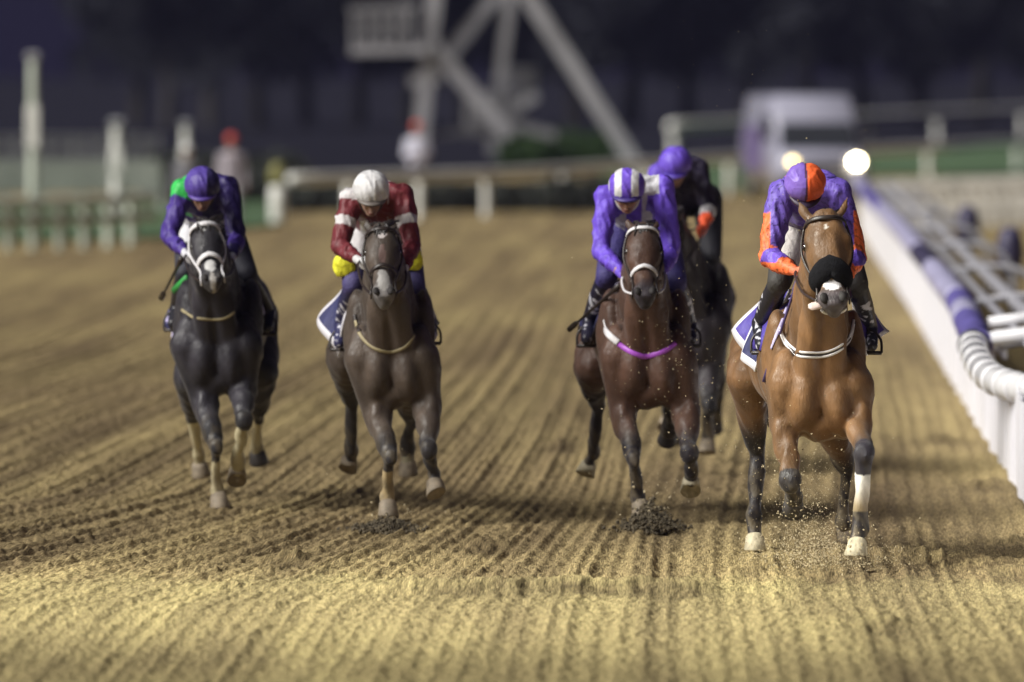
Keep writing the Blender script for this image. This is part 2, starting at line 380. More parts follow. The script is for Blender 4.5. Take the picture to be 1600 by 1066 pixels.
# ------------------------------------------------------------------ near running rail on the right
RY = [44,55.4,66,78.5,102,130,150,165,170]; RX = [3.12,3.44,3.75,4.14,4.88,5.68,6.28,6.8,7.0]
def rx(y): return float(np.interp(y, RY, RX))
rail = empty('running_rail', (rx(46), 46, 0)); tag(rail, 'white running rail with slatted skirt and purple padded top beside the sand', 'rail')
def RP(y, off=0, z=0): return Vector((rx(y)+off-rx(46), y-46, z))
y = 46.0
while y < 148:
    L_ = 3.4 if y < 110 else 8.0
    b = B(); yy = y
    st = .115 if y < 110 else .23
    top = .66 if y < 60.5 else .80
    while yy < y+L_-.01:
        tr = lambda v, p_: abs((v/p_) % 1 - .5)*2-.5
        b.box(RP(yy+st/2, (.035*tr(yy,2.3)+.016*tr(yy,.95)) if y < 110 else 0, top/2+.0), (.010, st*.5, top/2))
        yy += st
    b.bar(RP(y+.01, .075, top-.06), RP(y+L_-.01, .075, top-.06), .03, .06); b.bar(RP(y+.01, .075, .14), RP(y+L_-.01, .075, .14), .03, .06)
    ang = math.atan2(rx(y+L_)-rx(y), L_)
    mid = RP(y+L_/2)
    for i, v_ in enumerate(b.v):   # follow the rail's direction
        w = Vector(v_)
        if abs((w-mid).y) > 0: pass
    mesh_obj('slat_panel', b, M_slat, rail, smooth=False)
    y += L_
# padded top pipe
secs_ = []
def padrun(y0, y1, r, m, name, lump):
    b = B(); ys = np.arange(y0, y1, .12 if y1 < 90 else .5)
    pts = [RP(float(t), -.06 -.12*max(0, min(1, (72-t)/11)) + .012*math.sin(t*3), .90-.05*max(0, min(1, (64-t)/4))) for t in ys]
    rs = [r*(1+lump*abs(math.sin(t*4.3))) for t in ys]
    b.tube(pts, rs, 12); return mesh_obj(name, b, m, rail)
padrun(61.6, 66.5, .105, M_pad, 'padding_sleeve', .10); padrun(66.6, 69, .105, M_padl, 'padding_sleeve', .12)
padrun(69.1, 72.5, .105, M_pad, 'padding_sleeve', .10); padrun(72.6, 84, .105, M_padl, 'padding_sleeve', .12)
padrun(84.1, 92, .10, M_pads, 'padding_sleeve', .08); padrun(92.1, 120, .105, M_padl, 'padding_sleeve', .10); padrun(120.5, 140, .10, M_pad, 'padding_sleeve', .1); padrun(140.5, 151, .11, M_padl, 'padding_sleeve', .05)
# ribbed clear pipe bend at the near end
def toR(v): return v - rail.location
bend = [P(1521,540,61.6), P(1524,556,60.6), P(1533,574,59.6), P(1548,590,58.8), P(1572,601,58.3), P(1600,607,58.1), P(1640,610,58.0), P(1760,612,58.0)]
def smoothpts(p, k=6):
    out = []
    for i in range(len(p)-1):
        a = p[max(i-1,0)]; b_ = p[i]; c_ = p[i+1]; d_ = p[min(i+2,len(p)-1)]
        for j in range(k):
            t = j/k
            out.append(.5*((2*b_)+(c_-a)*t+(2*a-5*b_+4*c_-d_)*t*t+(3*b_-a-3*c_+d_)*t**3))
    out.append(p[-1]); return out
sb = smoothpts([toR(v) for v in bend], 8)
b = B(); b.tube(sb, .105, 18); mesh_obj('pipe_bend', b, M_plastic_c, rail)
for i in range(2, len(sb)-2, 5):
    t = (sb[i+1]-sb[i-1]).normalized(); b = B(); b.tube([sb[i]-t*.012, sb[i]+t*.012], .113, 18); mesh_obj('pipe_rib', b, M_plastic, rail)
b = B(); t = (sb[1]-sb[0]).normalized(); b.tube([sb[0]-t*.03, sb[0]+t*.01], .122, 18); mesh_obj('pipe_collar', b, M_vandark, rail)
M_arm = mat('grey_arm_plastic', (.42,.42,.46), rough=.3, var=.1)
# cantilever arms and rear posts
yy = 62.0
while yy < 150:
    b = B(); r = .035
    b.tube(smoothpts([RP(yy, 0, .84), RP(yy, .2, .88), RP(yy, .5, .92), RP(yy, .85, .86), RP(yy, 1.05, .6), RP(yy, 1.10, 0)], 5), r, 8)
    mesh_obj('support_arm', b, M_arm, rail); yy += 11.0
for off, zz, rr, mm in ((.20, .88, .035, M_arm), (.44, .88, .06, M_arm)):
    b = B(); b.tube([RP(float(t), off, zz) for t in np.arange(61, 151, 3)], rr, 8); mesh_obj('back_tube', b, mm, rail)
b = B(); b.tube([toR(P(1538,535,62)), toR(P(1560,528,61.6)), toR(P(1600,523,61.5)), toR(P(1750,520,61.5))], .06, 12); mesh_obj('cross_tube', b, M_plastic, rail)
b = B(); b.tube([toR(P(1545,505,65)), toR(P(1600,498,65)), toR(P(1750,492,65))], .05, 12); mesh_obj('cross_tube', b, M_plastic, rail)

# dark covered posts standing behind the rail
for (px, py, h_, r_, lab) in ((1512, 400, .62, .17, 'dark blue bag on a post behind the running rail, farther of two'), (1578, 452, .62, .17, 'dark blue bag on a post behind the running rail, nearer of two')):
    g = G(px, py+40); e = empty('covered_post', g); tag(e, lab, 'post', 'dark bags on posts behind the running rail')
    b = B(); b.tube([(0,0,0),(0,0,.9)], .03, 10); mesh_obj('post', b, M_steel, e)
    b = B(); b.secs([((0,0,z), Vector((r,0,0)), Vector((0,r,0))) for z, r in ((.42,.06),(.5,.14),(.7,r_),(.9,r_*.9),(1.02,.1),(1.05,.02))], 12); mesh_obj('bag', b, M_pads, e)

# ------------------------------------------------------------------ far rails
def tuberail(name, pts, h, r, label, cat, posts, m=M_railfar, pr=.05, rails=(1.0,), group=None):
    o = empty(name, pts[0]); tag(o, label, cat, group)
    loc = [Vector(p)-Vector(pts[0]) for p in pts]
    for k in rails:
        b = B(); b.tube(smoothpts([p+Vector((0,0,h*k)) for p in loc], 6), r, 10); mesh_obj('rail_tube', b, m, o)
    for p in posts:
        p = Vector(p)-Vector(pts[0]); b = B(); b.cap(p, p+Vector((0,0,h*max(rails)-r*.5)), pr, pr, 10); mesh_obj('post', b, m, o)
    return o
main = [G(455,350), G(760,338), G(960,321), G(1140,303), G(1340,288), G(1600,268), G(1760,258)]
def along(poly, xs):
    out = []
    for x in xs:
        for a, b_ in zip(poly[:-1], poly[1:]):
            pa = 800+a.x/a.y*FPX; pb = 800+b_.x/b_.y*FPX
            if pa <= x <= pb:
                t = (x-pa)/(pb-pa); A = a.y*1.0; Bb = b_.y*1.0
                w = t*A/(Bb*(1-t)+t*A) if (Bb*(1-t)+t*A) else t
                out.append(a.lerp(b_, w)); break
    return out
tuberail('far_rail', main, .84, .115, 'long white rail crossing behind the horses at the end of the sand', 'rail', along(main, (545,655,760,880,1010,1140,1290,1450,1590)), pr=.085)
r2 = [P(1050,200,262), P(1300,187,305), P(1600,172,372), P(1760,165,410)]
r2 = [Vector((p.x, p.y, 0)) for p in r2]
tuberail('high_rail', r2, 1.12, .19, 'pale rail highest in the picture, right of the van', 'rail', [r2[0].lerp(r2[1], .01), r2[1], r2[2], r2[0].lerp(r2[1], .5), r2[1].lerp(r2[2], .5)], pr=.14)
lf = [G(-30,392), G(15,391), G(53,390), G(95,389), G(133,388), G(170,386), G(205,383), G(240,380)]
M_postw = mat('white_post_paint', (.55,.60,.52), rough=.5, var=.1, vscale=2)
tuberail('left_rail', lf, .76, .085, 'white two bar rail on short posts at the left edge of the track', 'rail', lf[:-1], m=M_postw, pr=.085, rails=(1.0, .62))
hb = [P(-60,240,236), P(245,236,240)]
o = empty('board_fence', (hb[0].x, 236, 0)); tag(o, 'low pale board fence far behind the left rail', 'fence')
M_board = mat('grey_boards', (.80,.82,.78), rough=.6, var=.2, vscale=.6)
b = B(); dv = hb[1]-hb[0]
for i in range(14):
    a = Vector((dv.x*i/14, dv.y*i/14, 0)); c_ = Vector((dv.x*(i+.93)/14, dv.y*(i+.93)/14, 0)); b.bar(a+Vector((0,0,.62)), c_+Vector((0,0,.62)), .85, .05)
mesh_obj('board_panel', b, M_board, o, smooth=False)
for i in range(0, 15, 2):
    b = B(); b.box(Vector((dv.x*i/14, dv.y*i/14+.06, .5)), (.06,.04,.5)); mesh_obj('post', b, M_board, o, smooth=False)
# second low boards nearer
hb = [P(-60,240,170), P(250,236,172)]
o = empty('board_fence', (hb[0].x, 170, 0)); tag(o, 'pale mesh boards directly behind the left rail', 'fence'); dv = hb[1]-hb[0]
b = B()
for i in range(20):
    a = Vector((dv.x*i/20, dv.y*i/20, 0)); c_ = Vector((dv.x*(i+.9)/20, dv.y*(i+.9)/20, 0)); b.bar(a+Vector((0,0,.72)), c_+Vector((0,0,.72)), .66, .05)
mesh_obj('board_panel', b, M_board, o, smooth=False)
for i in range(0, 21, 4):
    b = B(); b.box(Vector((dv.x*i/20, dv.y*i/20+.06, .45)), (.05,.04,.45)); mesh_obj('post', b, M_board, o, smooth=False)

def marker(px, py, h, r, label, m=M_postw, cat='post', name='marker_post'):
    g = G(px, py); o = empty(name, g); tag(o, label, cat)
    b = B(); b.cap((0,0,0), (0,0,h*.5), r, r*.95, 12); b.cap((0,0,h*.5), (0,0,h), r*.9, r*.8, 12); mesh_obj('pole', b, m, o)
    b = B(); b.box((0,-r*.6,h*.62), (r*1.15,r*.6,h*.12), bev=.02); mesh_obj('plate', b, M_railfar, o, smooth=False)
    b = B(); b.box((0,0,h+.05), (r*1.2,r*1.2,.06), bev=.02); mesh_obj('post_cap', b, M_steel, o, smooth=False); return o
marker(52, 372, 3.1, .095, 'tall pale marker post rising above the left rail')
marker(182, 345, 1.85, .11, 'short pale marker post behind the left rail', M_railfar)
marker(290, 330, 1.75, .09, 'slim pale post right behind the jockey in dark purple and green', M_railfar)

# paling fence at right
o = empty('paling_fence', G(1352,362)); tag(o, 'low pale picket fence right of the running rail', 'fence'); base = Vector(o.location)
M_pal = mat('paling', (.62,.60,.55), rough=.6, var=.2, vscale=2)
a0 = G(1352,362)-base; a1 = G(1800,342)-base; n = 26
b = B()
for i in range(n):
    p = a0.lerp(a1, i/n); b = B(); b.box(p+Vector((0,0,.46)), (.10,.012,.46), bev=.006); mesh_obj('picket', b, M_pal, o, smooth=False)
for z in (.25, .75):
    b = B(); b.bar(a0+Vector((0,.03,z)), a1+Vector((0,.03,z)), .05, .03); mesh_obj('fence_bar', b, M_pal, o, smooth=False)

# ------------------------------------------------------------------ hedges and trees
def leafcloud(cs, n, size, seed):
    rnd = np.random.RandomState(seed); b = B()
    for k in range(n):
        c, r = cs[rnd.randint(len(cs))]
        d = rnd.normal(size=3); d /= np.linalg.norm(d)+1e-9; p = np.array(c)+d*np.array(r)*rnd.uniform(.55, 1.08)
        if p[2] < .02: p[2] = .02+rnd.rand()*.1
        a = rnd.normal(size=3); a /= np.linalg.norm(a); e = np.cross(a, rnd.normal(size=3)); e /= np.linalg.norm(e)
        s_ = size*rnd.uniform(.6, 1.3)
        b.add([p-a*s_, p+e*s_*.5, p+a*s_, p-e*s_*.5], [(0,1,2,3)])
    return b
def hedge(px0, px1, py, h, m, label, dep=.7, n=5000, size=.09, seed=1):
    a = G(px0, py); c_ = G(px1, py); o = empty('hedge', a); tag(o, label, 'hedge')
    L_ = c_.x-a.x; rnd = random.Random(seed); cs = []
    k = int(L_/.4)+1
    for i in range(k): cs.append(((i*L_/k+.2, rnd.uniform(-.1,.1), h*.45), (.42, dep, h*rnd.uniform(.48,.62))))
    mesh_obj('foliage', leafcloud(cs, n, size, seed), m, o, smooth=False, fix=False)
    b = B()
    for i in range(0, k, 2):
        x = i*L_/k+.2; b.chain([(x,0,0),(x+.03,0,h*.4),(x+rnd.uniform(-.2,.2),0,h*.8)], [.035,.025,.01], 7)
    mesh_obj('stems', b, M_bark, o)
hedge(440, 960, 330, .62, M_leaf3, 'long dark low hedge behind the crossing rail', seed=3, n=9000)
hedge(790, 960, 268, 1.15, M_leaf2, 'greener bushy hedge beneath the steel tower', seed=4, n=5000, size=.12)
hedge(235, 470, 318, 1.1, M_leaf3, 'dark hedge behind the standing people', seed=5, n=7000)

def tree_mesh(seed, h):
    rnd = random.Random(seed); b = B(); cs = []
    pts = [Vector((0,0,0)), Vector((.1,0,h*.2)), Vector((-.1,.1,h*.45)), Vector((.1,0,h*.75))]
    b.chain(pts, [.28,.22,.15,.06], 10)
    for i in range(9):
        a = rnd.uniform(0, 6.28); z0 = h*rnd.uniform(.18,.55); L_ = rnd.uniform(1.2, 2.4)
        p0 = Vector((0,0,z0)); p1 = p0+Vector((math.cos(a)*L_*.6, math.sin(a)*L_*.6, L_*.5)); p2 = p1+Vector((math.cos(a)*L_*.4, math.sin(a)*L_*.4, L_*.45))
        b.chain([p0,p1,p2], [.10,.06,.02], 7)
        cs.append((tuple(p2), (rnd.uniform(.9,1.5),)*2+(rnd.uniform(.7,1.2),))); cs.append((tuple(p1), (.9,.9,.8)))
    for i in range(8):
        a = rnd.uniform(0, 6.28); r = rnd.uniform(0, 2.1)
        cs.append(((math.cos(a)*r, math.sin(a)*r, h*rnd.uniform(.25,.95)), (1.2,1.2,.9)))
    return b, leafcloud(cs, 5200, .20, seed)
protos = []
for sd in range(3):
    t_, l_ = tree_mesh(50+sd, 8.5)
    protos.append((t_, l_))
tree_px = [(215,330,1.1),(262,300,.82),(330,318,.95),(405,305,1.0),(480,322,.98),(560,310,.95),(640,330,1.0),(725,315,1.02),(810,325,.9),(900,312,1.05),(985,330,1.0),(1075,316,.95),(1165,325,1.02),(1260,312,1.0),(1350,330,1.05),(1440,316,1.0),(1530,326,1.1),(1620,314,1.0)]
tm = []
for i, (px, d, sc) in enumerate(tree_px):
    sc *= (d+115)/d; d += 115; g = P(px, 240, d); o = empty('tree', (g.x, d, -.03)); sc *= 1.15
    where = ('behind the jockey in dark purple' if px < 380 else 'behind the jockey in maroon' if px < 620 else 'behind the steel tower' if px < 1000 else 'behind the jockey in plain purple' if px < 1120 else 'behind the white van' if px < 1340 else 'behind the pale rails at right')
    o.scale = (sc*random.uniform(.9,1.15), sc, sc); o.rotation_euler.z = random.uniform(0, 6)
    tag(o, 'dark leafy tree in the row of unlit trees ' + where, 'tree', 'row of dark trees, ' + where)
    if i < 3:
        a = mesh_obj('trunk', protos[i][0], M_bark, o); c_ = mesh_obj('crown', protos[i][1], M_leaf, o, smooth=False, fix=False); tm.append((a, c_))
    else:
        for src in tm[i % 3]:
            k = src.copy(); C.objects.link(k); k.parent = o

# ------------------------------------------------------------------ steel tower
TD = 228
tw = empty('steel_tower', (P(740,270,TD).x, TD, 0)); tag(tw, 'tall grey steel tower with slanting beams and a railed platform', 'tower')
def T(px, py, dy=0): return P(px, py, TD+dy)-Vector(tw.location)
def beam(name, a, b_, w, m=M_steel):
    w *= .64; q_ = B(); q_.bar(a, b_, w, w*.8); return mesh_obj(name, q_, m, tw, smooth=False)
beam('upright_beam', T(684,-60,0), T(650,284,0), .62)
beam('upright_beam', T(803,-60,1), T(768,240,1), .46)
beam('slanting_leg', T(790,-60,-1.5), T(1008,282,-1.5), .64)
beam('slanting_leg', T(815,-60,2.5), T(700,90,2.5), .50)
beam('brace', T(676,72,0), T(795,212,0), .62)
beam('brace', T(775,-6,1), T(676,110,0), .5)
beam('brace', T(640,128,0), T(690,118,0), .5)
beam('brace', T(735,178,1), T(868,212,1), .40)
beam('brace', T(838,148,1), T(752,206,1), .46)
beam('brace', T(655,215,0), T(780,200,1), .25)
beam('platform_deck', T(548,78,-.5), T(668,76,-.5), .40)
for x in (552, 574, 596, 618, 640): beam('railing_post', T(x,72,-.5), T(x,14,-.5), .12)
beam('railing_bar', T(545,16,-.5), T(650,12,-.5), .22); beam('railing_bar', T(545,44,-.5), T(650,42,-.5), .12)
q_ = B(); q_.box(T(596,40,.2), (.75,.05,.42)); mesh_obj('cabin_panel', q_, M_vandark, tw, smooth=False)
q_ = B(); q_.box(T(768,180,1.5), (.72,.5,.62), bev=.05); mesh_obj('winch_box', q_, M_steel, tw, smooth=False)
q_ = B(); q_.box(T(815,128,1.8), (.42,.08,.40), bev=.02); mesh_obj('sign_plate', q_, M_steeld, tw, smooth=False)

# ------------------------------------------------------------------ van following the race
VD = 184.0
van = empty('white_van', (P(1288,310,VD).x, VD, 0)); tag(van, 'white van with both headlamps lit following the race', 'van')
van.rotation_euler.z = math.radians(8)
W, Hh = 1.02, 2.36
def vring(y, z0, z1, w0, w1):
    return [Vector((-w0,y,z0)),Vector((w0,y,z0)),Vector((w0*1.02,y,(z0+z1)*.45)),Vector((w1,y,z1-.08)),Vector((w1*.9,y,z1)),Vector((-w1*.9,y,z1)),Vector((-w1,y,z1-.08)),Vector((-w0*1.02,y,(z0+z1)*.45))]
b = B(); b.loft([vring(0,.38,.95,.92,.85), vring(.12,.34,1.08,W,.93), vring(.75,.34,1.16,W,.96), vring(1.12,.34,1.76,W,.93), vring(1.50,.34,Hh-.05,W,.88), vring(1.75,.34,Hh,W,.88), vring(5.0,.36,Hh,W,.90), vring(5.1,.45,Hh-.1,.98,.86)])
mesh_obj('body', b, M_paint, van)
b = B(); b.add([(-.86,.70,1.20),(.86,.70,1.20),(.80,1.06,1.74),(-.80,1.06,1.74),(-.86,.80,1.16),(.86,.80,1.16),(.80,1.14,1.72),(-.80,1.14,1.72)], [(0,1,2,3),(7,6,5,4),(0,4,5,1),(1,5,6,2),(2,6,7,3),(3,7,4,0)])
mesh_obj('windscreen', b, M_glass, van, smooth=False)
for sx in (-1, 1):
    b = B(); b.box((sx*(W-.01), 1.65, 1.62), (.02,.42,.28), bev=.01); mesh_obj('side_window', b, M_glass, van, smooth=False)
    b = B(); b.box((sx*(W+.005), 3.3, 1.15), (.02,1.3,.5), bev=.01); mesh_obj('side_panel', b, M_stripe, van, smooth=False)
    b = B(); b.cap((sx*(W+.02),.95,1.35),(sx*(W+.18),.9,1.4),.02,.02,8); b.box((sx*(W+.2),.9,1.48),(.07,.05,.14),bev=.02); mesh_obj('mirror', b, M_vandark, van)
    b = B(); kk = 1 if sx > 0 else .72; b.ell((sx*.72,-.03,.88),(.115*kk,.07,.10*kk)); mesh_obj('headlight', b, M_lamp if sx > 0 else M_lamp2, van)
    for yy in (.85, 4.1):
        w_ = empty('wheel', (sx*.88, yy, .34)); w_.parent = van
        b = B(); b.secs([((x,0,0), Vector((0,r,0)), Vector((0,0,r))) for x, r in ((-.11,.25),(-.10,.33),(-.06,.35),(.06,.35),(.10,.33),(.11,.25))], 24); mesh_obj('tyre', b, M_rubber, w_)
        b = B(); b.secs([((sx*.115,0,0), Vector((0,.2,0)), Vector((0,0,.2))), ((sx*.13,0,0), Vector((0,.15,0)), Vector((0,0,.15)))], 18); mesh_obj('rim', b, M_steel, w_)
b = B(); b.box((0,.02,.45),(.98,.08,.12),bev=.03); mesh_obj('bumper', b, M_vandark, van)
b = B()
for k in range(4): b.box((0,.02,.74+k*.06),(.5,.03,.015))
mesh_obj('grille', b, M_vandark, van, smooth=False)

# ------------------------------------------------------------------ HORSES
X1 = Vector((1,0,0))
def lerpc(a, b_, t): return np.array(a)[None,:]*(1-t[:,None]) + np.array(b_)[None,:]*t[:,None]

def horse(c):
    d = c['d']; g = P(c['px'], 400, d); root = empty(c['name'] if 'name' in c else 'racehorse', (g.x, d, 0))
    tag(root, c['label'], 'horse', 'racehorses galloping towards the camera')
    R0 = Vector(root.location); k = c.get('k', 0); zo = c.get('zo', 0); W_ = c.get('w', 1.0)
    def J(px, py, ly): return P(px, py, d+ly) - R0
    def cx(ly): return k*ly
    b = B()
    S = [(-.04,1.06,.07,.08),(.0,1.07,.15,.16),(.10,1.08,.22,.25),(.28,1.13,.255,.33),(.5,1.19,.265,.37),(.75,1.20,.28,.37),(1.05,1.20,.285,.345),(1.35,1.22,.28,.315),(1.6,1.26,.27,.30),(1.85,1.26,.25,.28),(2.05,1.22,.21,.23),(2.18,1.18,.10,.12)]
    b.secs([(Vector((cx(y), y, z+zo)), Vector((w*W_,0,0)), Vector((0,0,h))) for y, z, w, h in S], 28)
    for s_ in (-1, 1):
        b.ell((s_*.10*W_, .03, 1.00+zo), (.112*W_, .13, .20)); b.ell((s_*.19*W_+cx(.1), .10, 1.08+zo), (.10*W_, .15, .22))
        b.ell((s_*.215*W_+cx(.3), .34, 1.22+zo), (.085*W_, .2, .30)); b.ell((s_*.16*W_+cx(1.7), 1.75, 1.22+zo), (.14*W_, .28, .28))
        b.ell((s_*.15*W_+cx(.1), .12, .90+zo), (.10*W_, .14, .14))
    b.ell((0, .16, .85+zo), (.13, .2, .11))
    # head frame
    pol = J(*c['poll']); muz = J(*c['muz']); a = (muz-pol); L_ = a.length; a.normalize()
    n = Vector(c.get('face', (0,-1,.45))); n = (n-a*n.dot(a)).normalized(); s = n.cross(a).normalized()
    if s.x < 0: s = -s
    hs = c.get('hs', 1.0)
    HS = [(-.02,.05,.06),(.05,.078,.09),(.16,.098,.118),(.30,.106,.135),(.42,.096,.130),(.54,.078,.108),(.66,.064,.085),(.78,.058,.070),(.88,.064,.064),(.95,.060,.056),(1.0,.042,.036)]
    def hc(t):
        hw = float(np.interp(t, [q[0] for q in HS], [q[1] for q in HS]))*hs; hd = float(np.interp(t, [q[0] for q in HS], [q[2] for q in HS]))*hs
        return pol + a*L_*t - n*(hd-.07*hs), hw, hd
    def hp(t, ang, off=0.0):
        """point on the head's surface: ang 0 = face front, +-90 = sides"""
        cc_, hw, hd = hc(t); r = math.radians(ang); return cc_ + s*(hw+off)*math.sin(r) + n*(hd+off)*math.cos(r)
    hb_ = B() if False else b
    b.secs([(hc(t)[0], s*hc(t)[1], n*hc(t)[2]) for t, _, _ in HS], 24, p=.86)
    for q_ in (-1, 1):
        b.ell(hc(.36)[0]+s*q_*.062*hs-n*.055*hs, (.045*hs,.075*hs,.10*hs), (s,n,a)); b.ell(hp(.25, q_*58, -.028), (.036*hs,.03*hs,.042*hs), (s,n,a))
        b.ell(hp(.90, q_*50, -.014), (.031*hs,.028*hs,.038*hs), (s,n,a)); b.tube([hp(.24,q_*58,.004),hp(.27,q_*50,.008),hp(.31,q_*52,.006)], .013*hs, 8)
        ed = (-a*.9 + s*q_*c.get('earout', .28) + n*.05).normalized(); e0 = pol + s*q_*.058*hs - n*.015 + a*.015
        fn = (n+s*q_*.4).normalized(); fn = (fn-ed*fn.dot(ed)).normalized(); es = ed.cross(fn)
        el = c.get('ear', .155)
        b.secs([(e0+ed*el*t+s*q_*(.012*math.sin(t*3)), es*w, fn*th) for t, w, th in ((0,.024,.022),(.2,.033,.020),(.5,.036,.016),(.78,.024,.013),(1,.007,.007))], 12)
    b.ell(hc(1.0)[0]-n*.045*hs-a*.01, (.036*hs,.032*hs,.036*hs), (s,n,a))
    for q_ in (-1, 1): b.ell(hp(.345,q_*66,-.002), (.010*hs,.022*hs,.028*hs), (s,n,a)); b.cap(hp(1.0,q_*30,-.02)-n*.02, hp(1.02,0,-.03)-n*.03, .016*hs, .02*hs, 8)
    for q_ in (-1, 1): b.tube([hp(.36,q_*64,-.004), hp(.48,q_*60,.002), hp(.62,q_*62,-.004)], [.010,.014,.008], 8)
    # neck
    top = hc(.10)[0] - n*.03; base = Vector((cx(.4)*.5, .36, 1.26+zo)); mid1 = base.lerp(top, .35)+Vector((0,.03,.03)); mid2 = base.lerp(top, .70)+Vector((0,.02,.025))
    nw = c.get('nw', 1.0)
    nk = smoothpts([base, mid1, mid2, top], 4)
    secs2 = []
    for i, p in enumerate(nk):
        t = i/(len(nk)-1); tg = (nk[min(i+1,len(nk)-1)]-nk[max(i-1,0)]).normalized(); v = tg.cross(X1).normalized(); u = v.cross(tg).normalized()
        hw = float(np.interp(t, (0,.3,.6,.85,1), (.205,.165,.130,.105,.085)))*nw; hh = float(np.interp(t, (0,.3,.6,.85,1), (.33,.26,.20,.155,.12)))
        secs2.append((p, u*hw, v*hh))
    b.secs(secs2, 22)
    # throat / windpipe muscles down the front of the neck
    th0 = top-n*.04; lowf = Vector((0, .0, 1.18+zo))
    for q_ in (-1, 1): b.chain([hc(.30)[0]-n*.07+s*q_*.035, th0.lerp(lowf,.55)+Vector((q_*.055,0,0)), Vector((q_*.075,.02,1.12+zo))], [.055,.072,.09], 12)
    # legs
    legbones = []; hoofs = []
    for i, (el_, kn, fe, ho, opt) in enumerate(c['fore']):
        el_, kn, fe, ho = J(*el_), J(*kn), J(*fe), J(*ho); sx = -1 if i == 0 else 1
        sh = Vector((sx*.19*W_, .06, 1.08+zo)); b.chain([sh, el_], [.13, .094], 16)
        m_ = el_.lerp(kn, .38); b.chain([el_, m_, kn], [.098, .076, .052], 16); b.ell(el_.lerp(kn,.22)+Vector((sx*.018,-.02,0)), (.062,.07,.13))
        kd = (kn-el_).normalized()
        b.cap(kn-kd*.03, kn+kd*.035, .058, .054, 16); b.ell(kn+Vector((0,-.014,0)), (.064,.056,.068))
        cd = (fe-kn).normalized(); bk = cd.cross(X1).normalized(); bk = -bk if bk.y < 0 else bk
        b.chain([kn, kn.lerp(fe,.25), kn.lerp(fe,.8), fe], [.052,.040,.039,.050], 14); b.cap(kn+bk*.018, fe+bk*.028, .034, .033, 10)
        b.ell(fe, (.053,.056,.056)); b.ell(fe+bk*.03, (.038,.036,.036))
        ax = (ho-fe).normalized(); cor = ho-ax*.085
        b.chain([fe, fe.lerp(cor,.6), cor], [.046,.042,.048], 14)
        legbones.append((el_, kn, fe, ho, opt)); hoofs.append((cor, ho, ax, opt))
    for i, (st, hk, fe, ho, opt) in enumerate(c['hind']):
        st, hk, fe, ho = J(*st), J(*hk), J(*fe), J(*ho); sx = -1 if i == 0 else 1
        hip = Vector((cx(1.8)+sx*.15*W_, 1.8, 1.22+zo)); b.chain([hip, st], [.18, .125], 18)
        b.chain([st, st.lerp(hk,.45), hk], [.130, .092, .056], 16); b.cap(hip+Vector((0,.15,-.05)), st.lerp(hk,.5), .14, .05, 14)
        cd = (fe-hk).normalized(); bk = cd.cross(X1).normalized(); bk = -bk if bk.y < 0 else bk
        b.ell(hk, (.046,.055,.06)); b.cap(hk+bk*.035-cd*.05, hk+bk*.02+cd*.05, .026,.028, 10)
        b.chain([hk, hk.lerp(fe,.25), hk.lerp(fe,.8), fe], [.054,.043,.041,.050], 14); b.cap(hk+bk*.024, fe+bk*.028, .034, .033, 10)
        b.ell(fe, (.053,.056,.056)); b.ell(fe+bk*.03, (.038,.036,.036))
        ax = (ho-fe).normalized(); cor = ho-ax*.085; b.chain([fe, fe.lerp(cor,.6), cor], [.046,.042,.048], 14)
        legbones.append((st, hk, fe, ho, opt)); hoofs.append((cor, ho, ax, opt))
    coat = np.array(c['coat']); dark = np.array(c['dark']); 
    def col(p):
        out = np.repeat(coat[None,:], len(p), 0)*(1 + (v3(p*np.array([6,6,3.]), 3)[:,None]-.5)*.9)*(1 + (v3(p*19, 13)[:,None]-.5)*.35)
        # belly and flank tone
        for el_, kn, fe, ho, opt in legbones:
            d1, t1 = seg(p, el_, kn); d2, t2 = seg(p, kn, fe); d3, t3 = seg(p, fe, ho)
            lo = opt.get('dk', .45)
            w1 = sst(lo, lo+.45, t1)*(d1 < .14)*(d1 <= np.minimum(d2, d3)+.03); w = w1[:,None]; out = out*(1-w)+dark*w
            q2 = ((d2 < .085) & (d2 < d1+.02)) | ((d3 < .085) & (d3 < d1+.02)); out[q2] = dark
            if 'sock' in opt:
                t0, t1_, colr = opt['sock']; sc_ = np.array(colr)
                q3 = (d2 < .085) & (d2 <= d3+.01) & (t2 > t0+.05*(v3(p*40,7)-.5)) & (t2 <= 1.0) & (d2 < d1+.01)
                if t1_ < 1: q3 &= (t2 < t1_)
                fdn = sst(.35,.75,t2[q3])[:,None]*(1 if t1_ < 1 else 0); out[q3] = (sc_*(1-fdn)+np.array([.33,.25,.14])*fdn)*(1+(v3(p[q3]*25,9)[:,None]-.5)*.35)
                if t1_ >= 1: q4 = (d3 < .085) & (d3 < d2+.005) & (d3 < d1); out[q4] = sc_*(.8+(v3(p[q4]*25,9)[:,None]-.5)*.4)
            if 'pastern' in opt:
                q4 = (d3 < .085) & (d3 < d2) & (t3 > .25) & (d3 < d1); out[q4] = np.array(opt['pastern'])
            if 'knee' in opt:
                dk_, _ = seg(p, kn, kn.lerp(fe,.12)); q5 = dk_ < .085; out[q5] = np.array(opt['knee'])
        dz = (1-sst(.1,.75,p[:,2]))*sst(.42,.62,v3(p*np.array([34,34,20]),55))*.55; out = out*(1-dz[:,None])+np.array([.23,.185,.115])[None,:]*dz[:,None]
        # head
        P_ = p-np.array(pol); ta = (P_@np.array(a))/L_; dn = P_@np.array(n); ds = P_@np.array(s); hm = (ta > -.5) & (ta < 1.25) & (np.abs(ds) < .2) & (np.abs(dn+.05) < .3)
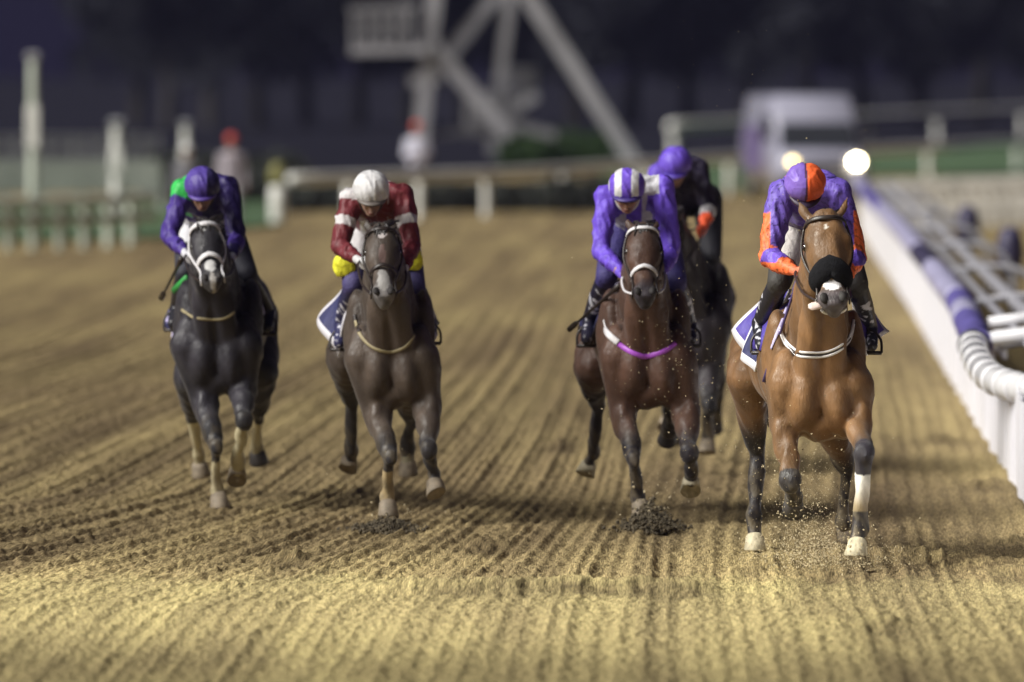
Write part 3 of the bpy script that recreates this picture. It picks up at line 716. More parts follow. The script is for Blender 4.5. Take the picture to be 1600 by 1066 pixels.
        ey = np.linalg.norm(np.stack([(ta-.31)*L_/.045, (np.abs(ds)-.095*hs)/.035, (dn+.03)/.07],-1), axis=1); we = (1-sst(.6,1.3,ey))[:,None]*hm[:,None]; out = out*(1-we*.6)
        mott = (v3(p*24,44)[:,None]-.5)*hm[:,None]*sst(.5,.8,ta)[:,None]; out = out*(1+mott*1.1)
        dk = (sst(.72,.9,ta)*hm)[:,None]; mz = np.array(c.get('muzzle', tuple(dark)))[None,:]*(1+(v3(p*30,45)[:,None]-.5)*1.4); out = out*(1-dk)+mz*dk
        er = ((ta < -.14) & hm & (dn > -.06) & (np.abs(ds) > .02)); out[er] = out[er]*np.array(c.get('earmul', (.9,.9,.9)))
        for (t0, t1_, wd, colr, nf) in c.get('marks', []):
            tc_ = (t0+t1_)/2; hl = (t1_-t0)/2
            e = ((ta-tc_)/hl)**2 + (ds/wd)**2 + (v3(p*30,4)-.5)*.5; q_ = (e < 1) & (dn > nf) & hm; out[q_] = np.array(colr)
        if c.get('dust') is not None:
            pass
        return np.clip(out, 0, 1)
    body = organic('body', b, M_coat, root, .0125, 14, col, .5, deform=lambda p: (v3(p*np.array([13,13,5.5]), 71)-.5)*.030 - np.abs(v3(p*np.array([10,10,3.5]), 72)-.5)*.055 + .007)
    # hooves
    for cor, ho, ax, opt in hoofs:
        hb2 = B(); m_ = {'w': M_hoofw, 'd': M_hoofd, 't': M_hooft}[opt.get('hoof', 'd')]
        fw = Vector((0,-1,0)); sole = Vector(opt['sole']).normalized() if 'sole' in opt else (Vector((0,0,-1)) if opt.get('flat') else (ax+Vector((0,0,-.25))).normalized())
        u = ax.cross(fw); u = X1 if u.length < .3 else u.normalized(); u = u if u.x > 0 else -u
        v = ax.cross(u).normalized(); us = (u-sole*u.dot(sole)).normalized(); vs = sole.cross(us).normalized()
        if v.dot(vs) < 0: vs = -vs
        hb2.secs([(cor-ax*.016, u*.044, v*.046), (cor-ax*.002, u*.054, v*.056), (cor.lerp(ho,.5)+fw*.006, (u+us).normalized()*.061, (v+vs).normalized()*.065), (ho-sole*.006+fw*.012, us*.068, vs*.073), (ho+fw*.012, us*.065, vs*.070), (ho-sole*.012+fw*.012, us*.048, vs*.053)], 18)
        mesh_obj('hoof', hb2, m_, root)
    # eyes, nostrils
    for q_ in (-1, 1):
        e = B(); e.ell(hp(.30, q_*66, -.008), (.021*hs,.021*hs,.023*hs), (s,n,a)); mesh_obj('eye', e, M_eye, root)
        e = B(); e.ell(hp(.925, q_*34, .012), (.021*hs,.014*hs,.027*hs), ((s+n*.2*q_).normalized(),n,a)); mesh_obj('nostril', e, M_nost, root)
    # mane and forelock
    mb = B(); rnd = random.Random(c['px'])
    hm_ = c.get('hair', M_hair)
    for i in range(90):
        t = rnd.uniform(.12, 1); j = t*(len(secs2)-1); q0 = secs2[int(j)]; cr = q0[0]-q0[2]*1.0
        if (q0[0]+q0[2]).z > cr.z: cr = q0[0]+q0[2]
        up = (cr-q0[0]).normalized(); sd = rnd.choice((-1,1,1)); p0 = cr-up*.02
        p1 = p0+up*.05+Vector((sd*rnd.uniform(.01,.05), .03, 0)); p2 = p1+Vector((sd*rnd.uniform(.02,.07), .07, rnd.uniform(-.05,.03))); mb.tube([p0,p1,p2], [.014,.011,.003], 5)
    mesh_obj('mane', mb, hm_, root); mb = B()
    for i in range(16):
        p0 = pol+s*rnd.uniform(-.03,.03)+a*rnd.uniform(-.02,.03)+n*.05; p1 = p0+n*.03+a*.04+s*rnd.uniform(-.02,.02); p2 = p1+a*rnd.uniform(.03,.09)+s*rnd.uniform(-.03,.03)-n*.01; mb.tube([p0,p1,p2], [.012,.010,.003], 5)
    mesh_obj('forelock', mb, hm_, root)
    tb = B(); dock = Vector((cx(2.14), 2.14, 1.36+zo))
    for i in range(40):
        o1 = Vector((rnd.uniform(-.05,.05), rnd.uniform(-.02,.03), rnd.uniform(-.03,.03)))
        p0 = dock+o1*.6; p1 = dock+Vector((k*.15,.2,-.02))+o1*1.3; p2 = dock+Vector((k*.3,.42,-.28))+o1*2.4; p3 = dock+Vector((k*.4,.52,-.62))+o1*3.2; tb.tube(smoothpts([p0,p1,p2,p3],3), [.02]*4+[.016]*3+[.012]*2+[.004], 5)
    mesh_obj('tail', tb, hm_, root)
    # ---- tack
    br = c['bridle']; bm_ = br['mat']
    bb = B()
    def ring(t, a0, a1, w, off=.006, shift=0, bb=bb, th=None, mi=0):
        pts = []; nr_ = []
        for i in range(17):
            an = a0+(a1-a0)*i/16; p = hp(t+shift*abs(math.sin(math.radians(an))), an, off+.004); pts.append(p); nr_.append((p-hc(t)[0]).normalized())
        bb.tube(pts, w, 8, mi=mi, flat=(th or .35), nrm=nr_)
    ring(.10, -100, 100, br.get('bw', .014), .010, -.02)
    ob1 = mesh_obj('browband', bb, br.get('brow', bm_), root)
    nb_ = B(); ring(br.get('nt', .62), -180, 180, br.get('nw', .014), .008, br.get('nsh', 0.03), bb=nb_)
    ob2 = mesh_obj('noseband', nb_, br.get('nose', bm_), root)
    cb = B()
    for q_ in (-1, 1):
        pts = [hp(t, q_*(88 if t < .7 else 75), .012) for t in (.08,.2,.32,.45,.6,.75,.87)]
        cb.tube(smoothpts(pts,3), .008, 6)
        ctr = hp(.90, q_*80, .014); cb.tube([ctr+(a*math.cos(x)+n*math.sin(x))*.030 for x in np.linspace(0, 6.283, 15)], .005, 6)
    ring(.03, 80, 280, .010, .01, bb=cb)
    brd = mesh_obj('bridle', cb, bm_, root); ob1.parent = brd; ob2.parent = brd
    return dict(root=root, J=J, body=body, R0=R0, hp=hp, hc=hc, n=n, s=s, a=a, pol=pol, d=d, cx=cx, zo=zo, W=W_, hs=hs, bridle=brd)

def bvh_of(objs):
    vs = []; fs = []
    for o in objs:
        off = len(vs); vs += [v.co[:] for v in o.data.vertices]; fs += [tuple(i+off for i in p.vertices) for p in o.data.polygons]
    return BVHTree.FromPolygons(vs, fs)
def strap(h, name, pix, r, m, off=.004, flat=.35, taper=None):
    """lay a strap over the horse's coat along the given line"""
    if 'bvh' not in h: h['bvh'] = bvh_of([h['body']])
    o = Vector((0,0,CAMH))-h['R0']; pts = []; nn_ = []
    pp = smoothpts([Vector((x,y,0)) for x, y in pix], 7)
    for q_ in pp:
        t = h['J'](q_.x, q_.y, 0); hit = h['bvh'].ray_cast(o, (t-o).normalized())
        if hit[0] is None: continue
        pts.append(hit[0]+hit[1]*off); nn_.append(hit[1])
    for _ in range(3):
        pts = [pts[0]]+[(pts[i-1]+pts[i]*2+pts[i+1])/4 for i in range(1,len(pts)-1)]+[pts[-1]]
        nn_ = [nn_[0]]+[(nn_[i-1]+nn_[i]*2+nn_[i+1]).normalized() for i in range(1,len(nn_)-1)]+[nn_[-1]]
    b = B(); b.tube(pts, r, 8, flat=flat, nrm=nn_); return mesh_obj(name, b, m, h['root'])
def flap(h, corners, m, name='saddle_cloth', edge=.07, wave=.02, arch=True, medge=None, nu=14, nv=10, eds=('b','l','r')):
    """corners: front-top, rear-top, rear-bottom, front-bottom as (px,py,ly)"""
    A, D, Cc, Bb = [h['J'](*q_) for q_ in corners]; b = B(); vs = []
    nn_ = (D-A).cross(Bb-A).normalized()
    for side in (0, 1):
        for i in range(nv+1):
            for j in range(nu+1):
                u, v = j/nu, i/nv; p = A.lerp(D, u).lerp(Bb.lerp(Cc, u), v) + nn_*(wave*math.sin(u*5+v*4)*v + .006*(1 if side else -1)); vs.append(p)
    fs = []; mi = []; n1 = (nu+1)*(nv+1)
    for side in (0, 1):
        for i in range(nv):
            for j in range(nu):
                q0 = side*n1+i*(nu+1)+j; f = (q0, q0+1, q0+nu+2, q0+nu+1); fs.append(f if side == 0 else f[::-1])
                e_ = (('b' in eds) and i >= nv-1) or (('l' in eds) and j < 1) or (('r' in eds) and j >= nu-1) or (('t' in eds) and i < 1); mi.append(1 if e_ else 0)
    for i in range(nv):
        for j in (0, nu):
            q0 = i*(nu+1)+j; fs.append((q0, q0+nu+1, n1+q0+nu+1, n1+q0)); mi.append(1)
    for j in range(nu):
        for i in (0, nv):
            q0 = i*(nu+1)+j; fs.append((q0, q0+1, n1+q0+1, n1+q0)); mi.append(1)
    b.add(vs, fs); b.m = mi
    return mesh_obj(name, b, [m, medge or M_cedge], h['root'])
def saddle(h, m, cloth=None):
    b = B(); cx, zo, W_ = h['cx'], h['zo'], h['W']
    top = 1.575+zo
    for (y0, y1, e, mm, nm) in ((.62, 1.22, .012, cloth or m, 'saddle_pad'), (.72, 1.12, .035, M_leather, 'saddle')):
        b = B(); secs_ = []
        rings = []
        for y in np.linspace(y0, y1, 7):
            z, w, hh = np.interp(y, (.5,.75,1.05,1.35), (1.19,1.20,1.20,1.22))+zo, np.interp(y, (.5,.75,1.05,1.35), (.265,.28,.305,.305))*W_, np.interp(y, (.5,.75,1.05,1.35), (.37,.37,.345,.315))
            r = []
            for sgn, ee in ((1, e), (-1, e-.01)):
                A_ = 80 if nm == 'saddle_pad' else 50; rng = np.linspace(-A_, A_, 15) if sgn > 0 else np.linspace(A_, -A_, 15)
                for an in rng:
                    q_ = math.radians(an); r.append(Vector((cx(y)+(w+ee)*math.sin(q_), y, z+(hh+ee)*math.cos(q_))))
            rings.append(r)
        b.loft(rings); mesh_obj(nm, b, mm, h['root'])

# ------------------------------------------------------------------ JOCKEYS
def jockey(h, c):
    R0 = h['R0']; J = h['J']
    root = empty('person', R0.copy()+Vector((h['cx'](.8), .8, 1.5))); off = Vector((h['cx'](.8), .8, 1.5))
    tag(root, c['label'], 'person', 'jockeys in the race')
    K = lambda q_: J(*q_)-off
    hd = K(c['head']); shL, shR = K(c['sh'][0]), K(c['sh'][1]); elL, elR = K(c['el'][0]), K(c['el'][1]); haL, haR = K(c['ha'][0]), K(c['ha'][1])
    hpL, hpR = K(c['hip'][0]), K(c['hip'][1]); knL, knR = K(c['kn'][0]), K(c['kn'][1]); anL, anR = K(c['an'][0]), K(c['an'][1]); toL, toR_ = K(c['to'][0]), K(c['to'][1])
    pel = (hpL+hpR)/2; chest = (shL+shR)/2
    pa = math.radians(c.get('pitch', 20)); yw = math.radians(c.get('yaw', 0)); rl = math.radians(c.get('roll', 0))
    f = Vector((math.sin(yw)*math.cos(pa), -math.cos(yw)*math.cos(pa), -math.sin(pa))); sd = Vector((math.cos(yw), math.sin(yw), 0)); up = sd.cross(f); up = up if up.z > 0 else -up
    if rl: M_ = Matrix.Rotation(rl, 3, f); sd = M_@sd; up = M_@up
    face = hd - up*.075 + f*.01
    neck0 = chest + Vector((0,-.03,.03)); hbase = hd - up*.11 - f*.03
    # --- body (skin)
    b = B()
    b.ell(hd, (.072,.092,.085), (sd,f,up)); b.ell(face+f*.012, (.062,.075,.088), (sd,f,up)); b.ell(face-up*.065+f*.035, (.036,.034,.028), (sd,f,up))
    b.cap(face+f*.078+up*.012, face+f*.103-up*.022, .011, .016, 8); b.ell(face+f*.098-up*.026, (.018,.012,.010), (sd,f,up))
    b.ell(face+f*.075+up*.033, (.055,.018,.012), (sd,f,up)); b.ell(face+f*.085-up*.050, (.024,.012,.006), (sd,f,up)); b.ell(face+f*.083-up*.062, (.020,.012,.006), (sd,f,up))
    for q_ in (-1, 1): b.ell(face+sd*q_*.064+up*.0, (.010,.018,.028), (sd,f,up)); b.ell(face+sd*q_*.035+f*.062-up*.012, (.02,.02,.02), (sd,f,up))
    b.chain([hbase, neck0], [.052, .062], 12)
    bd = (pel-chest).normalized(); sx = (shR-shL).normalized(); tn = bd.cross(sx).normalized()
    mid = chest.lerp(pel, .5)
    b.secs([(chest-bd*.05, sx*.10, tn*.05), (chest, sx*.165, tn*.09), (chest.lerp(pel,.3), sx*.155, tn*.105), (mid, sx*.13, tn*.095), (chest.lerp(pel,.8), sx*.145, tn*.10), (pel, sx*.15, tn*.11), (pel+bd*.07, sx*.09, tn*.07)], 18)
    for sh_, el_, ha_, hp_, kn_, an_, to_, q_ in ((shL,elL,haL,hpL,knL,anL,toL,-1),(shR,elR,haR,hpR,knR,anR,toR_,1)):
        b.chain([sh_, el_, ha_], [.052,.040,.028], 12); b.chain([hp_, kn_, an_], [.085,.055,.038], 14); b.cap(an_, to_, .04, .034, 10); b.ell(an_+Vector((0,.03,-.02)), (.035,.045,.035))
        # hand closed round the rein: palm, four curled fingers, thumb
        ad = (ha_-el_).normalized(); inn = Vector((-q_,0,0)); inn = (inn-ad*inn.dot(ad)).normalized(); dn = ad.cross(inn).normalized(); dn = dn if dn.z < 0 else -dn
        pc = ha_+ad*.045; b.ell(pc, (.022,.042,.045), (inn,dn,ad)); b.cap(ha_, pc, .027, .028, 10)
        for i in range(4):
            k0 = pc+ad*.035+dn*(-.030+.020*i); ln = (.030,.034,.032,.025)[i]
            k1 = k0+ad*ln*.5+inn*ln*.75; k2 = k1+inn*ln*.35-ad*ln*.75; k3 = k2-inn*ln*.45-ad*ln*.35
            b.chain([k0,k1,k2,k3], [.0095,.009,.0085,.0075], 8)
        t0 = pc-dn*.030+ad*.0; b.chain([t0, t0-dn*.022+ad*.022+inn*.012, t0-dn*.016+ad*.045+inn*.03], [.012,.010,.009], 8)
    skin = np.array(c.get('skin', (.36,.22,.16))); gl = c.get('glove', (.05,.05,.06))
    hands = (haL, haR); f_ = np.array(f); up_ = np.array(up); fc = np.array(face)
    def scol(p):
        out = np.repeat(skin[None,:], len(p), 0)
        q_ = p-fc; uu = q_@up_; ff = q_@f_; ss_ = q_@np.array(sd)
        out[(ff > .05) & (np.abs(uu+.056) < .008) & (np.abs(ss_) < .026)] = skin*np.array((.55,.35,.35))
        out[(ff > .03) & (uu < -.035)] *= .86
        for e, h_ in ((elL,haL),(elR,haR)):
            dd, tt = seg(p, h_, h_+(h_-e).normalized()*.09); out[dd < .075] = np.array(gl)
        return out
    organic('body', b, M_skin, root, .0065, 2, scol, .4)
    for q_ in (-1, 1):
        e = B(); e.ell(face+sd*q_*.028+f*.074+up*.014, (.011,.009,.008), (sd,f,up)); mesh_obj('eye', e, M_eye, root)
    # --- jersey
    b = B(); e = .022
    b.secs([(chest-bd*.09, sx*.08, tn*.05), (chest-bd*.03, sx*.155, tn*.095), (chest+bd*.05, sx*.195, tn*.125), (chest.lerp(pel,.35), sx*.19, tn*.14), (chest.lerp(pel,.65), sx*.175, tn*.13), (chest.lerp(pel,.92), sx*.165, tn*.125), (pel, sx*.12, tn*.10)], 22)
    wf = c.get('puff', 1.0)
    for sh_, el_, ha_ in ((shL,elL,haL),(shR,elR,haR)):
        b.ell(sh_, (.085*wf,.085,.085*wf)); b.chain([sh_, sh_.lerp(el_,.5), el_, el_.lerp(ha_,.45), el_.lerp(ha_,.88)], [.083*wf,.074*wf,.062*wf,.056*wf,.036], 14)
        b.chain([chest, sh_], [.10,.085], 12)
    b.cap(neck0+Vector((0,.02,-.02)), neck0.lerp(hbase,.35), .075, .062, 12)
    b.ell(chest.lerp(pel,.42)+Vector((0,0,c.get('hump',.08))), (.19,.26,.12)); b.ell(chest+Vector((0,.06,.03)), (.17,.12,.09))
    bones = [(chest,pel),(shL,elL),(elL,haL),(shR,elR),(elR,haR)]
    jf = c['jersey']
    def jcol(p):
        i, t = nearest(p, bones); return np.clip(jf(p, i, t, chest, np.array(sx)), 0, 1)
    def wr(p): return .003-np.abs(v3(p*np.array([22,14,9]), 21)-.5)*.060 + (v3(p*np.array([34,34,20]), 23)-.5)*.007
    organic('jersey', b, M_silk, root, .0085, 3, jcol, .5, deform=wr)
    # --- breeches
    b = B()
    b.ell(pel, (.175,.14,.14)); 
    for hp_, kn_, an_ in ((hpL,knL,anL),(hpR,knR,anR)): b.chain([hp_, hp_.lerp(kn_,.5), kn_, kn_.lerp(an_,.12)], [.115,.098,.074,.064], 16)
    bc = c['breech']; bones2 = [(pel,pel+Vector((0,.01,0))),(hpL,knL),(hpR,knR)]
    organic('breeches', b, M_cloth, root, .010, 3, (lambda p: (lambda it: bc(p, it[0], it[1]))(nearest(p, bones2))), .5)
    # --- boots
    for kn_, an_, to_ in ((knL,anL,toL),(knR,anR,toR_)):
        b = B(); k0 = kn_.lerp(an_,.13)
        b.chain([k0, k0.lerp(an_,.4), an_], [.064,.062,.044], 14); fd = (to_-an_).normalized(); b.chain([an_-fd*.02, to_], [.046,.038], 12); b.ell(an_-fd*.05+Vector((0,0,-.02)), (.036,.042,.040))
        btc = c.get('boot', lambda p, t: np.repeat(np.array([[.02,.02,.028]]), len(p), 0))
        organic('boot', b, M_boot, root, .009, 2, (lambda p, a_=k0, b_=an_: btc(p, seg(p, a_, b_)[1])), .5)
        # stirrup iron hanging from the saddle: part of the horse's tack
        sb_ = B(); t = to_+off
        lo = t+Vector((0,.03,-.045)); sb_.tube([lo+Vector((-.06,0,0)), lo+Vector((.06,0,0))], .012, 8); sb_.tube(smoothpts([lo+Vector((-.06,0,0)), lo+Vector((-.055,.02,.08)), lo+Vector((0,.03,.13)), lo+Vector((.055,.02,.08)), lo+Vector((.06,0,0))],4), .008, 8)
        hipx = h['cx'](.85)+(.25 if to_.x > (anL+anR).x/2-0 else -.25)*h['W']; sb_.tube([lo+Vector((0,.03,.13)), Vector((hipx*.95, .9, 1.42+h['zo']))], .012, 6)
        mesh_obj('stirrup', sb_, M_leather, h['root'])
    # --- helmet
    hr = c.get('hr', (.118,.138,.116)); b = B(); secs_ = []
    hc_ = hd + up*.005
    for z in np.linspace(-.42, .985, 15):
        r = math.sqrt(max(0, 1-z*z)); secs_.append((hc_+up*hr[2]*z, sd*hr[0]*r, f*hr[1]*r))
    b.secs([(hc_-up*hr[2]*.30, sd*hr[0]*.70, f*hr[1]*.72)]+secs_, 36)
    hf = c['helmet']
    hbm = organic('helmet', b, M_hel, root, .0055, 3, (lambda p: hf((p-np.array(hc_))@np.array(sd), (p-np.array(hc_))@np.array(f), (p-np.array(hc_))@np.array(up), p)), .5, deform=lambda p: (.003-np.abs(v3(p*np.array([30,14,14]), 81)-.5)*.028))
    b = B(); pk = []
    for i in range(13):
        an = math.radians(-62+124*i/12); r0 = Vector(hc_)-up*hr[2]*.36+(sd*math.sin(an)*hr[0]*.86+f*math.cos(an)*hr[1]*.86); ex = .045*math.cos(an*1.3)+.004
        pk.append((r0, r0+(sd*math.sin(an)*.5+f*math.cos(an))*ex-up*.012))
    vs = [p+up*.004 for pr_ in pk for p in pr_]+[p-up*.006 for pr_ in pk for p in pr_]; m2 = len(pk)*2; fs = []
    for i in range(12):
        a_, b_, c2, d2 = 2*i, 2*i+1, 2*i+3, 2*i+2; fs += [(a_,b_,c2,d2),(m2+a_,m2+d2,m2+c2,m2+b_),(b_,m2+b_,m2+c2,c2),(a_,d2,m2+d2,m2+a_)]
    fs += [(0,m2,m2+1,1),(24,25,m2+25,m2+24)]
    b.add(vs, fs); mesh_obj('helmet_peak', b, mat('peak_cloth', c.get('peak', (.02,.02,.03)), rough=.5), hbm)
    # goggles and chin strap
    b = B(); pts = [face+up*.016+sd*math.sin(an)*.066+f*(math.cos(an)*.083+.006) for an in np.linspace(-1.25,1.25,15)]; b.tube(pts, .021, 10, flat=.35, nrm=[(p-face).normalized() for p in pts]); mesh_obj('goggles', b, M_goggle, root)
    b = B(); pts = [hc_-up*.05+sd*math.cos(an)*.078+up*math.sin(an)*.115*(1 if math.sin(an) < 0 else 0)+f*.012 for an in np.linspace(math.pi, 2*math.pi, 15)]; b.tube(pts, .009, 8, flat=.4, nrm=f); mesh_obj('chin_strap', b, c.get('strap', M_leather), hbm)
    # reins (tack, on the horse)
    for q_, ha_ in ((-1, haL), (1, haR)):
        bit = h['hp'](.90, q_*80, .014); hh_ = ha_+off+Vector((0,-.05,0)); md = bit.lerp(hh_, .5)+Vector((q_*.025,0,-.03))
        b = B(); b.tube(smoothpts([bit, md, hh_, (haL+haR)/2+off+Vector((0,0,.0))], 6), .008, 6); mesh_obj('rein', b, c.get('rein', M_leather), h['root'])
    return dict(root=root, off=off, haL=haL, haR=haR, K=K)

def const(col): return lambda p, *a: np.repeat(np.array([col], float), len(p), 0)

# ================================================================== HORSE 4: leading bay on the right
WHT = (.72,.70,.60)
h4 = horse(dict(px=1283, d=48.6, k=-.085, zo=-.02, w=1.01, label='leading bright bay racehorse with black fleece noseband, nearest the white rail', name='racehorse',
    poll=(1288,338,-.38), muz=(1303,487,-.68), face=(-.02,-1,.42), nw=1.02, hs=1.30, ear=.17, earout=.42,
    coat=(.160,.084,.036), dark=(.024,.020,.021), muzzle=(.075,.062,.068),
    fore=[((1226,660,.12),(1236,752,-.12),(1240,778,.14),(1239,800,.22),dict(dk=.80, hoof='d', sole=(0,-.75,-.6))),
          ((1338,648,.08),(1351,708,-.28),(1343,826,-.30),(1337,868,-.36),dict(dk=.55, hoof='w', sock=(.16,.78,(.80,.78,.72)), knee=(.025,.022,.03), flat=True))],
    hind=[((1168,590,1.45),(1184,706,1.75),(1178,806,1.62),(1180,860,1.55),dict(dk=.35, hoof='w', flat=True)),
          ((1292,640,1.45),(1322,735,1.80),(1318,815,1.85),(1326,842,1.90),dict(dk=.45, hoof='t'))],
    marks=[(.155,.225,.009,(.7,.66,.6),.0),(.735,.850,.050,(.82,.82,.86),-.02)],
    hair=M_hair, earmul=(1,1,1),
    bridle=dict(mat=M_leather, nt=.60, nw=.015)))
# black fleece noseband roll
b = B(); pts = []; nrm = []
for i in range(17):
    an = -112+224*i/16; pts.append(h4['hp'](.60+.10*abs(math.sin(math.radians(an))), an, .012)); nrm.append((pts[-1]-h4['hc'](.62)[0]).normalized())
b.tube(pts, [.024+.046*math.cos(math.radians(-112+224*i/16)*.78)**.5 for i in range(17)], 12, flat=.62, nrm=nrm); mesh_obj('fleece_noseband', b, M_black, h4['bridle'])
b = B(); t0 = h4['hp'](.955, -70, -.01); b.secs([(t0, h4['n']*.016, h4['a']*.020), (t0-h4['s']*.03, h4['n']*.012, h4['a']*.026), (t0-h4['s']*.065+h4['a']*.006, h4['n']*.010, h4['a']*.026), (t0-h4['s']*.085+h4['a']*.004, h4['n']*.006, h4['a']*.012)], 12); mesh_obj('tongue', b, M_tongue, h4['root'])
b = B(); pts = [h4['hp'](.985, an, .008)-h4['n']*.02 for an in np.linspace(100, 260, 13)]; b.tube(pts, .009, 8); mesh_obj('lip_strap', b, M_white, h4['bridle'])
for dy in (0, 7): strap(h4, 'breastplate', [(1218,512+dy*.6),(1226,530+dy),(1243,547+dy),(1262,551+dy),(1290,550+dy),(1312,541+dy),(1328,525+dy),(1334,500+dy)], .0075, M_white)
strap(h4, 'breastplate_lining', [(1218,515),(1226,534),(1243,551),(1262,556),(1290,554),(1312,545),(1328,528),(1334,503)], .013, M_leather, off=.0)
strap(h4, 'girth_strap', [(1236,460),(1226,492),(1215,520),(1206,545)], .010, M_clilac, off=.006)
saddle(h4, M_cpurple)
flap(h4, [(1236,452,.62),(1205,452,1.2),(1146,517,1.22),(1186,584,1.0)], M_cpurple, wave=.02)
flap(h4, [(1222,462,.70),(1196,458,1.0),(1160,560,1.0),(1176,580,.78)], M_cnavy, name='number_cloth', wave=.02)
flap(h4, [(1330,462,.60),(1350,470,1.15),(1391,518,1.20),(1350,548,.70)], M_cpurple, wave=.02)
flap(h4, [(1334,500,.66),(1358,500,.9),(1366,540,.92),(1352,556,.72)], M_cnavy, name='number_cloth', wave=.01)
PU4 = (.15,.095,.48); OR4 = (.84,.17,.055)
def jer4(p, i, t, chest, sx):
    out = np.repeat(np.array([PU4]), len(p), 0)
    st = np.sin(p[:,0]*70+p[:,2]*18) 
    for a, b_ in ((1,2),(3,4)):
        sg = -1 if a == 1 else 1; q0 = (i==a) | (i==b_); mx_ = np.percentile(p[q0][:,0]*sg, 72)
        out[(i==a) & (t>.35) & (p[:,0]*sg > mx_+.004)] = OR4; out[(i==a) & (t>.86)] = OR4; out[(i==b_) & (t<.55)] = OR4
        q = (i==b_) & (t >= .0) & (t < .6) & (p[:,2] > np.median(p[i==b_][:,2])+.015); out[q] = (.14,.08,.5)
        out[(i==b_) & (t>.55)] = OR4
    out[(i==0) & (t<.25) & (np.abs(p[:,0]-chest.x) > .11) & (p[:,0] < chest.x)] = OR4
    out[(i==0) & (t>.45)] = (.10,.07,.16)  # shaded hollow between arm and neck painted into the lower silk
    q = np.abs(v3(p*np.array([42,20,26]), 31)-.5) < .020; out[q] = out[q]*.35  # shade of the folds painted in as dark streaks
    return out
def hel4(x, y, z, p):
    out = np.repeat(np.array([(.20,.12,.50)]), len(p), 0); out[x > .0] = (.86,.14,.04); out[np.abs(x) < .006] = (.08,.03,.08); out[z < -.045] = (.10,.05,.2); return out
def boot_w(col=(.02,.02,.028), w=(.6,.6,.68)):
    def f(p, t):
        out = np.repeat(np.array([col]), len(p), 0); q = (v3(p*38, 61) > .66) & (t > .2) & (t < .9); out[q] = w; return out
    return f
def boot_plain(p, t): return np.repeat(np.array([(.018,.018,.026)]), len(p), 0)
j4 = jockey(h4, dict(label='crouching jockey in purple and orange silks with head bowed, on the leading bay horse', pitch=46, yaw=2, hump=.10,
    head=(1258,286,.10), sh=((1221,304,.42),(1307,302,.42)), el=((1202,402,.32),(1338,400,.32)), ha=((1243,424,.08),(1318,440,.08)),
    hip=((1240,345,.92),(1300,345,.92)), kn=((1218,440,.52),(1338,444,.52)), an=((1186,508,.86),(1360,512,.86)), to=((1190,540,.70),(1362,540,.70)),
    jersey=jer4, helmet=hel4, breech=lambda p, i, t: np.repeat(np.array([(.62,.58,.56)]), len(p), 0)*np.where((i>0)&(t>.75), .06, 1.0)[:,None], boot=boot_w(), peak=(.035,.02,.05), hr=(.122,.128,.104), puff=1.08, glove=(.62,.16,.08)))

# ================================================================== HORSE 3: bay with magenta breastplate
h3 = horse(dict(px=1012, d=53.3, k=-.05, zo=-.02, w=1.0, label='dark bay racehorse with white bridle and magenta breastplate, second from right in front',
    poll=(1004,356,-.38), muz=(1008,474,-.72), face=(0,-1,.5), nw=1.0, hs=1.08, ear=.10,
    coat=(.078,.040,.027), dark=(.022,.018,.022), muzzle=(.03,.024,.03),
    fore=[((974,640,.10),(990,716,-.15),(998,776,-.02),(1004,806,-.06),dict(dk=.35, hoof='t', flat=True)),
          ((1072,640,.10),(1077,706,-.22),(1080,738,.05),(1079,768,.12),dict(dk=.45, hoof='w', sole=(0,-.6,-.7)))],
    hind=[((925,575,1.45),(934,632,1.85),(926,708,2.05),(914,742,2.15),dict(dk=.1, hoof='w', sole=(-.3,-.2,-.8))),
          ((1062,600,1.45),(1050,640,1.9),(1045,672,2.15),(1042,690,2.25),dict(dk=.2, hoof='d'))],
    marks=[], bridle=dict(mat=M_leather, brow=M_white, nose=M_white, nt=.60, nw=.015, bw=.013)))
strap(h3, 'breastplate', [(962,534),(980,547),(1000,556),(1012,557),(1040,548),(1056,536)], .017, M_purpstrap, off=.003)
strap(h3, 'breastplate_fleece', [(946,516),(954,526),(966,536)], .022, M_white, off=.006)
strap(h3, 'neck_strap', [(944,500),(946,510),(951,520)], .010, M_white)
saddle(h3, M_clilac)
flap(h3, [(955,455,.60),(938,455,1.1),(906,512,1.15),(920,540,.75)], M_cnavy, wave=.02, medge=M_leather, eds=('b',))
flap(h3, [(1045,455,.60),(1062,458,1.1),(1092,520,1.15),(1076,536,.75)], M_cnavy, wave=.02, eds=('b',))
PU3 = (.16,.085,.64); W3 = (.62,.62,.66)
def jer3(p, i, t, chest, sx):
    out = np.repeat(np.array([PU3]), len(p), 0)
    x = p[:,0]-chest.x
    out[(i==0) & (np.abs(np.abs(x)-.085) < .034)] = W3
    out[(i==3) & (t < .14) & (x < .16)] = W3
    return out
def hel3(x, y, z, p):
    out = np.repeat(np.array([(.17,.09,.62)]), len(p), 0); q = (np.abs(np.abs(x)-.055) < .023) & (z > -.035); out[q] = (.75,.75,.78); out[(np.abs(x) > .112)&(z>-.03)] = (.75,.75,.78); return out
def boot3(p, t):
    out = np.repeat(np.array([(.022,.02,.04)]), len(p), 0); q = (v3(p*34, 65) > .62) & (t > .1); out[q] = (.6,.6,.68); return out
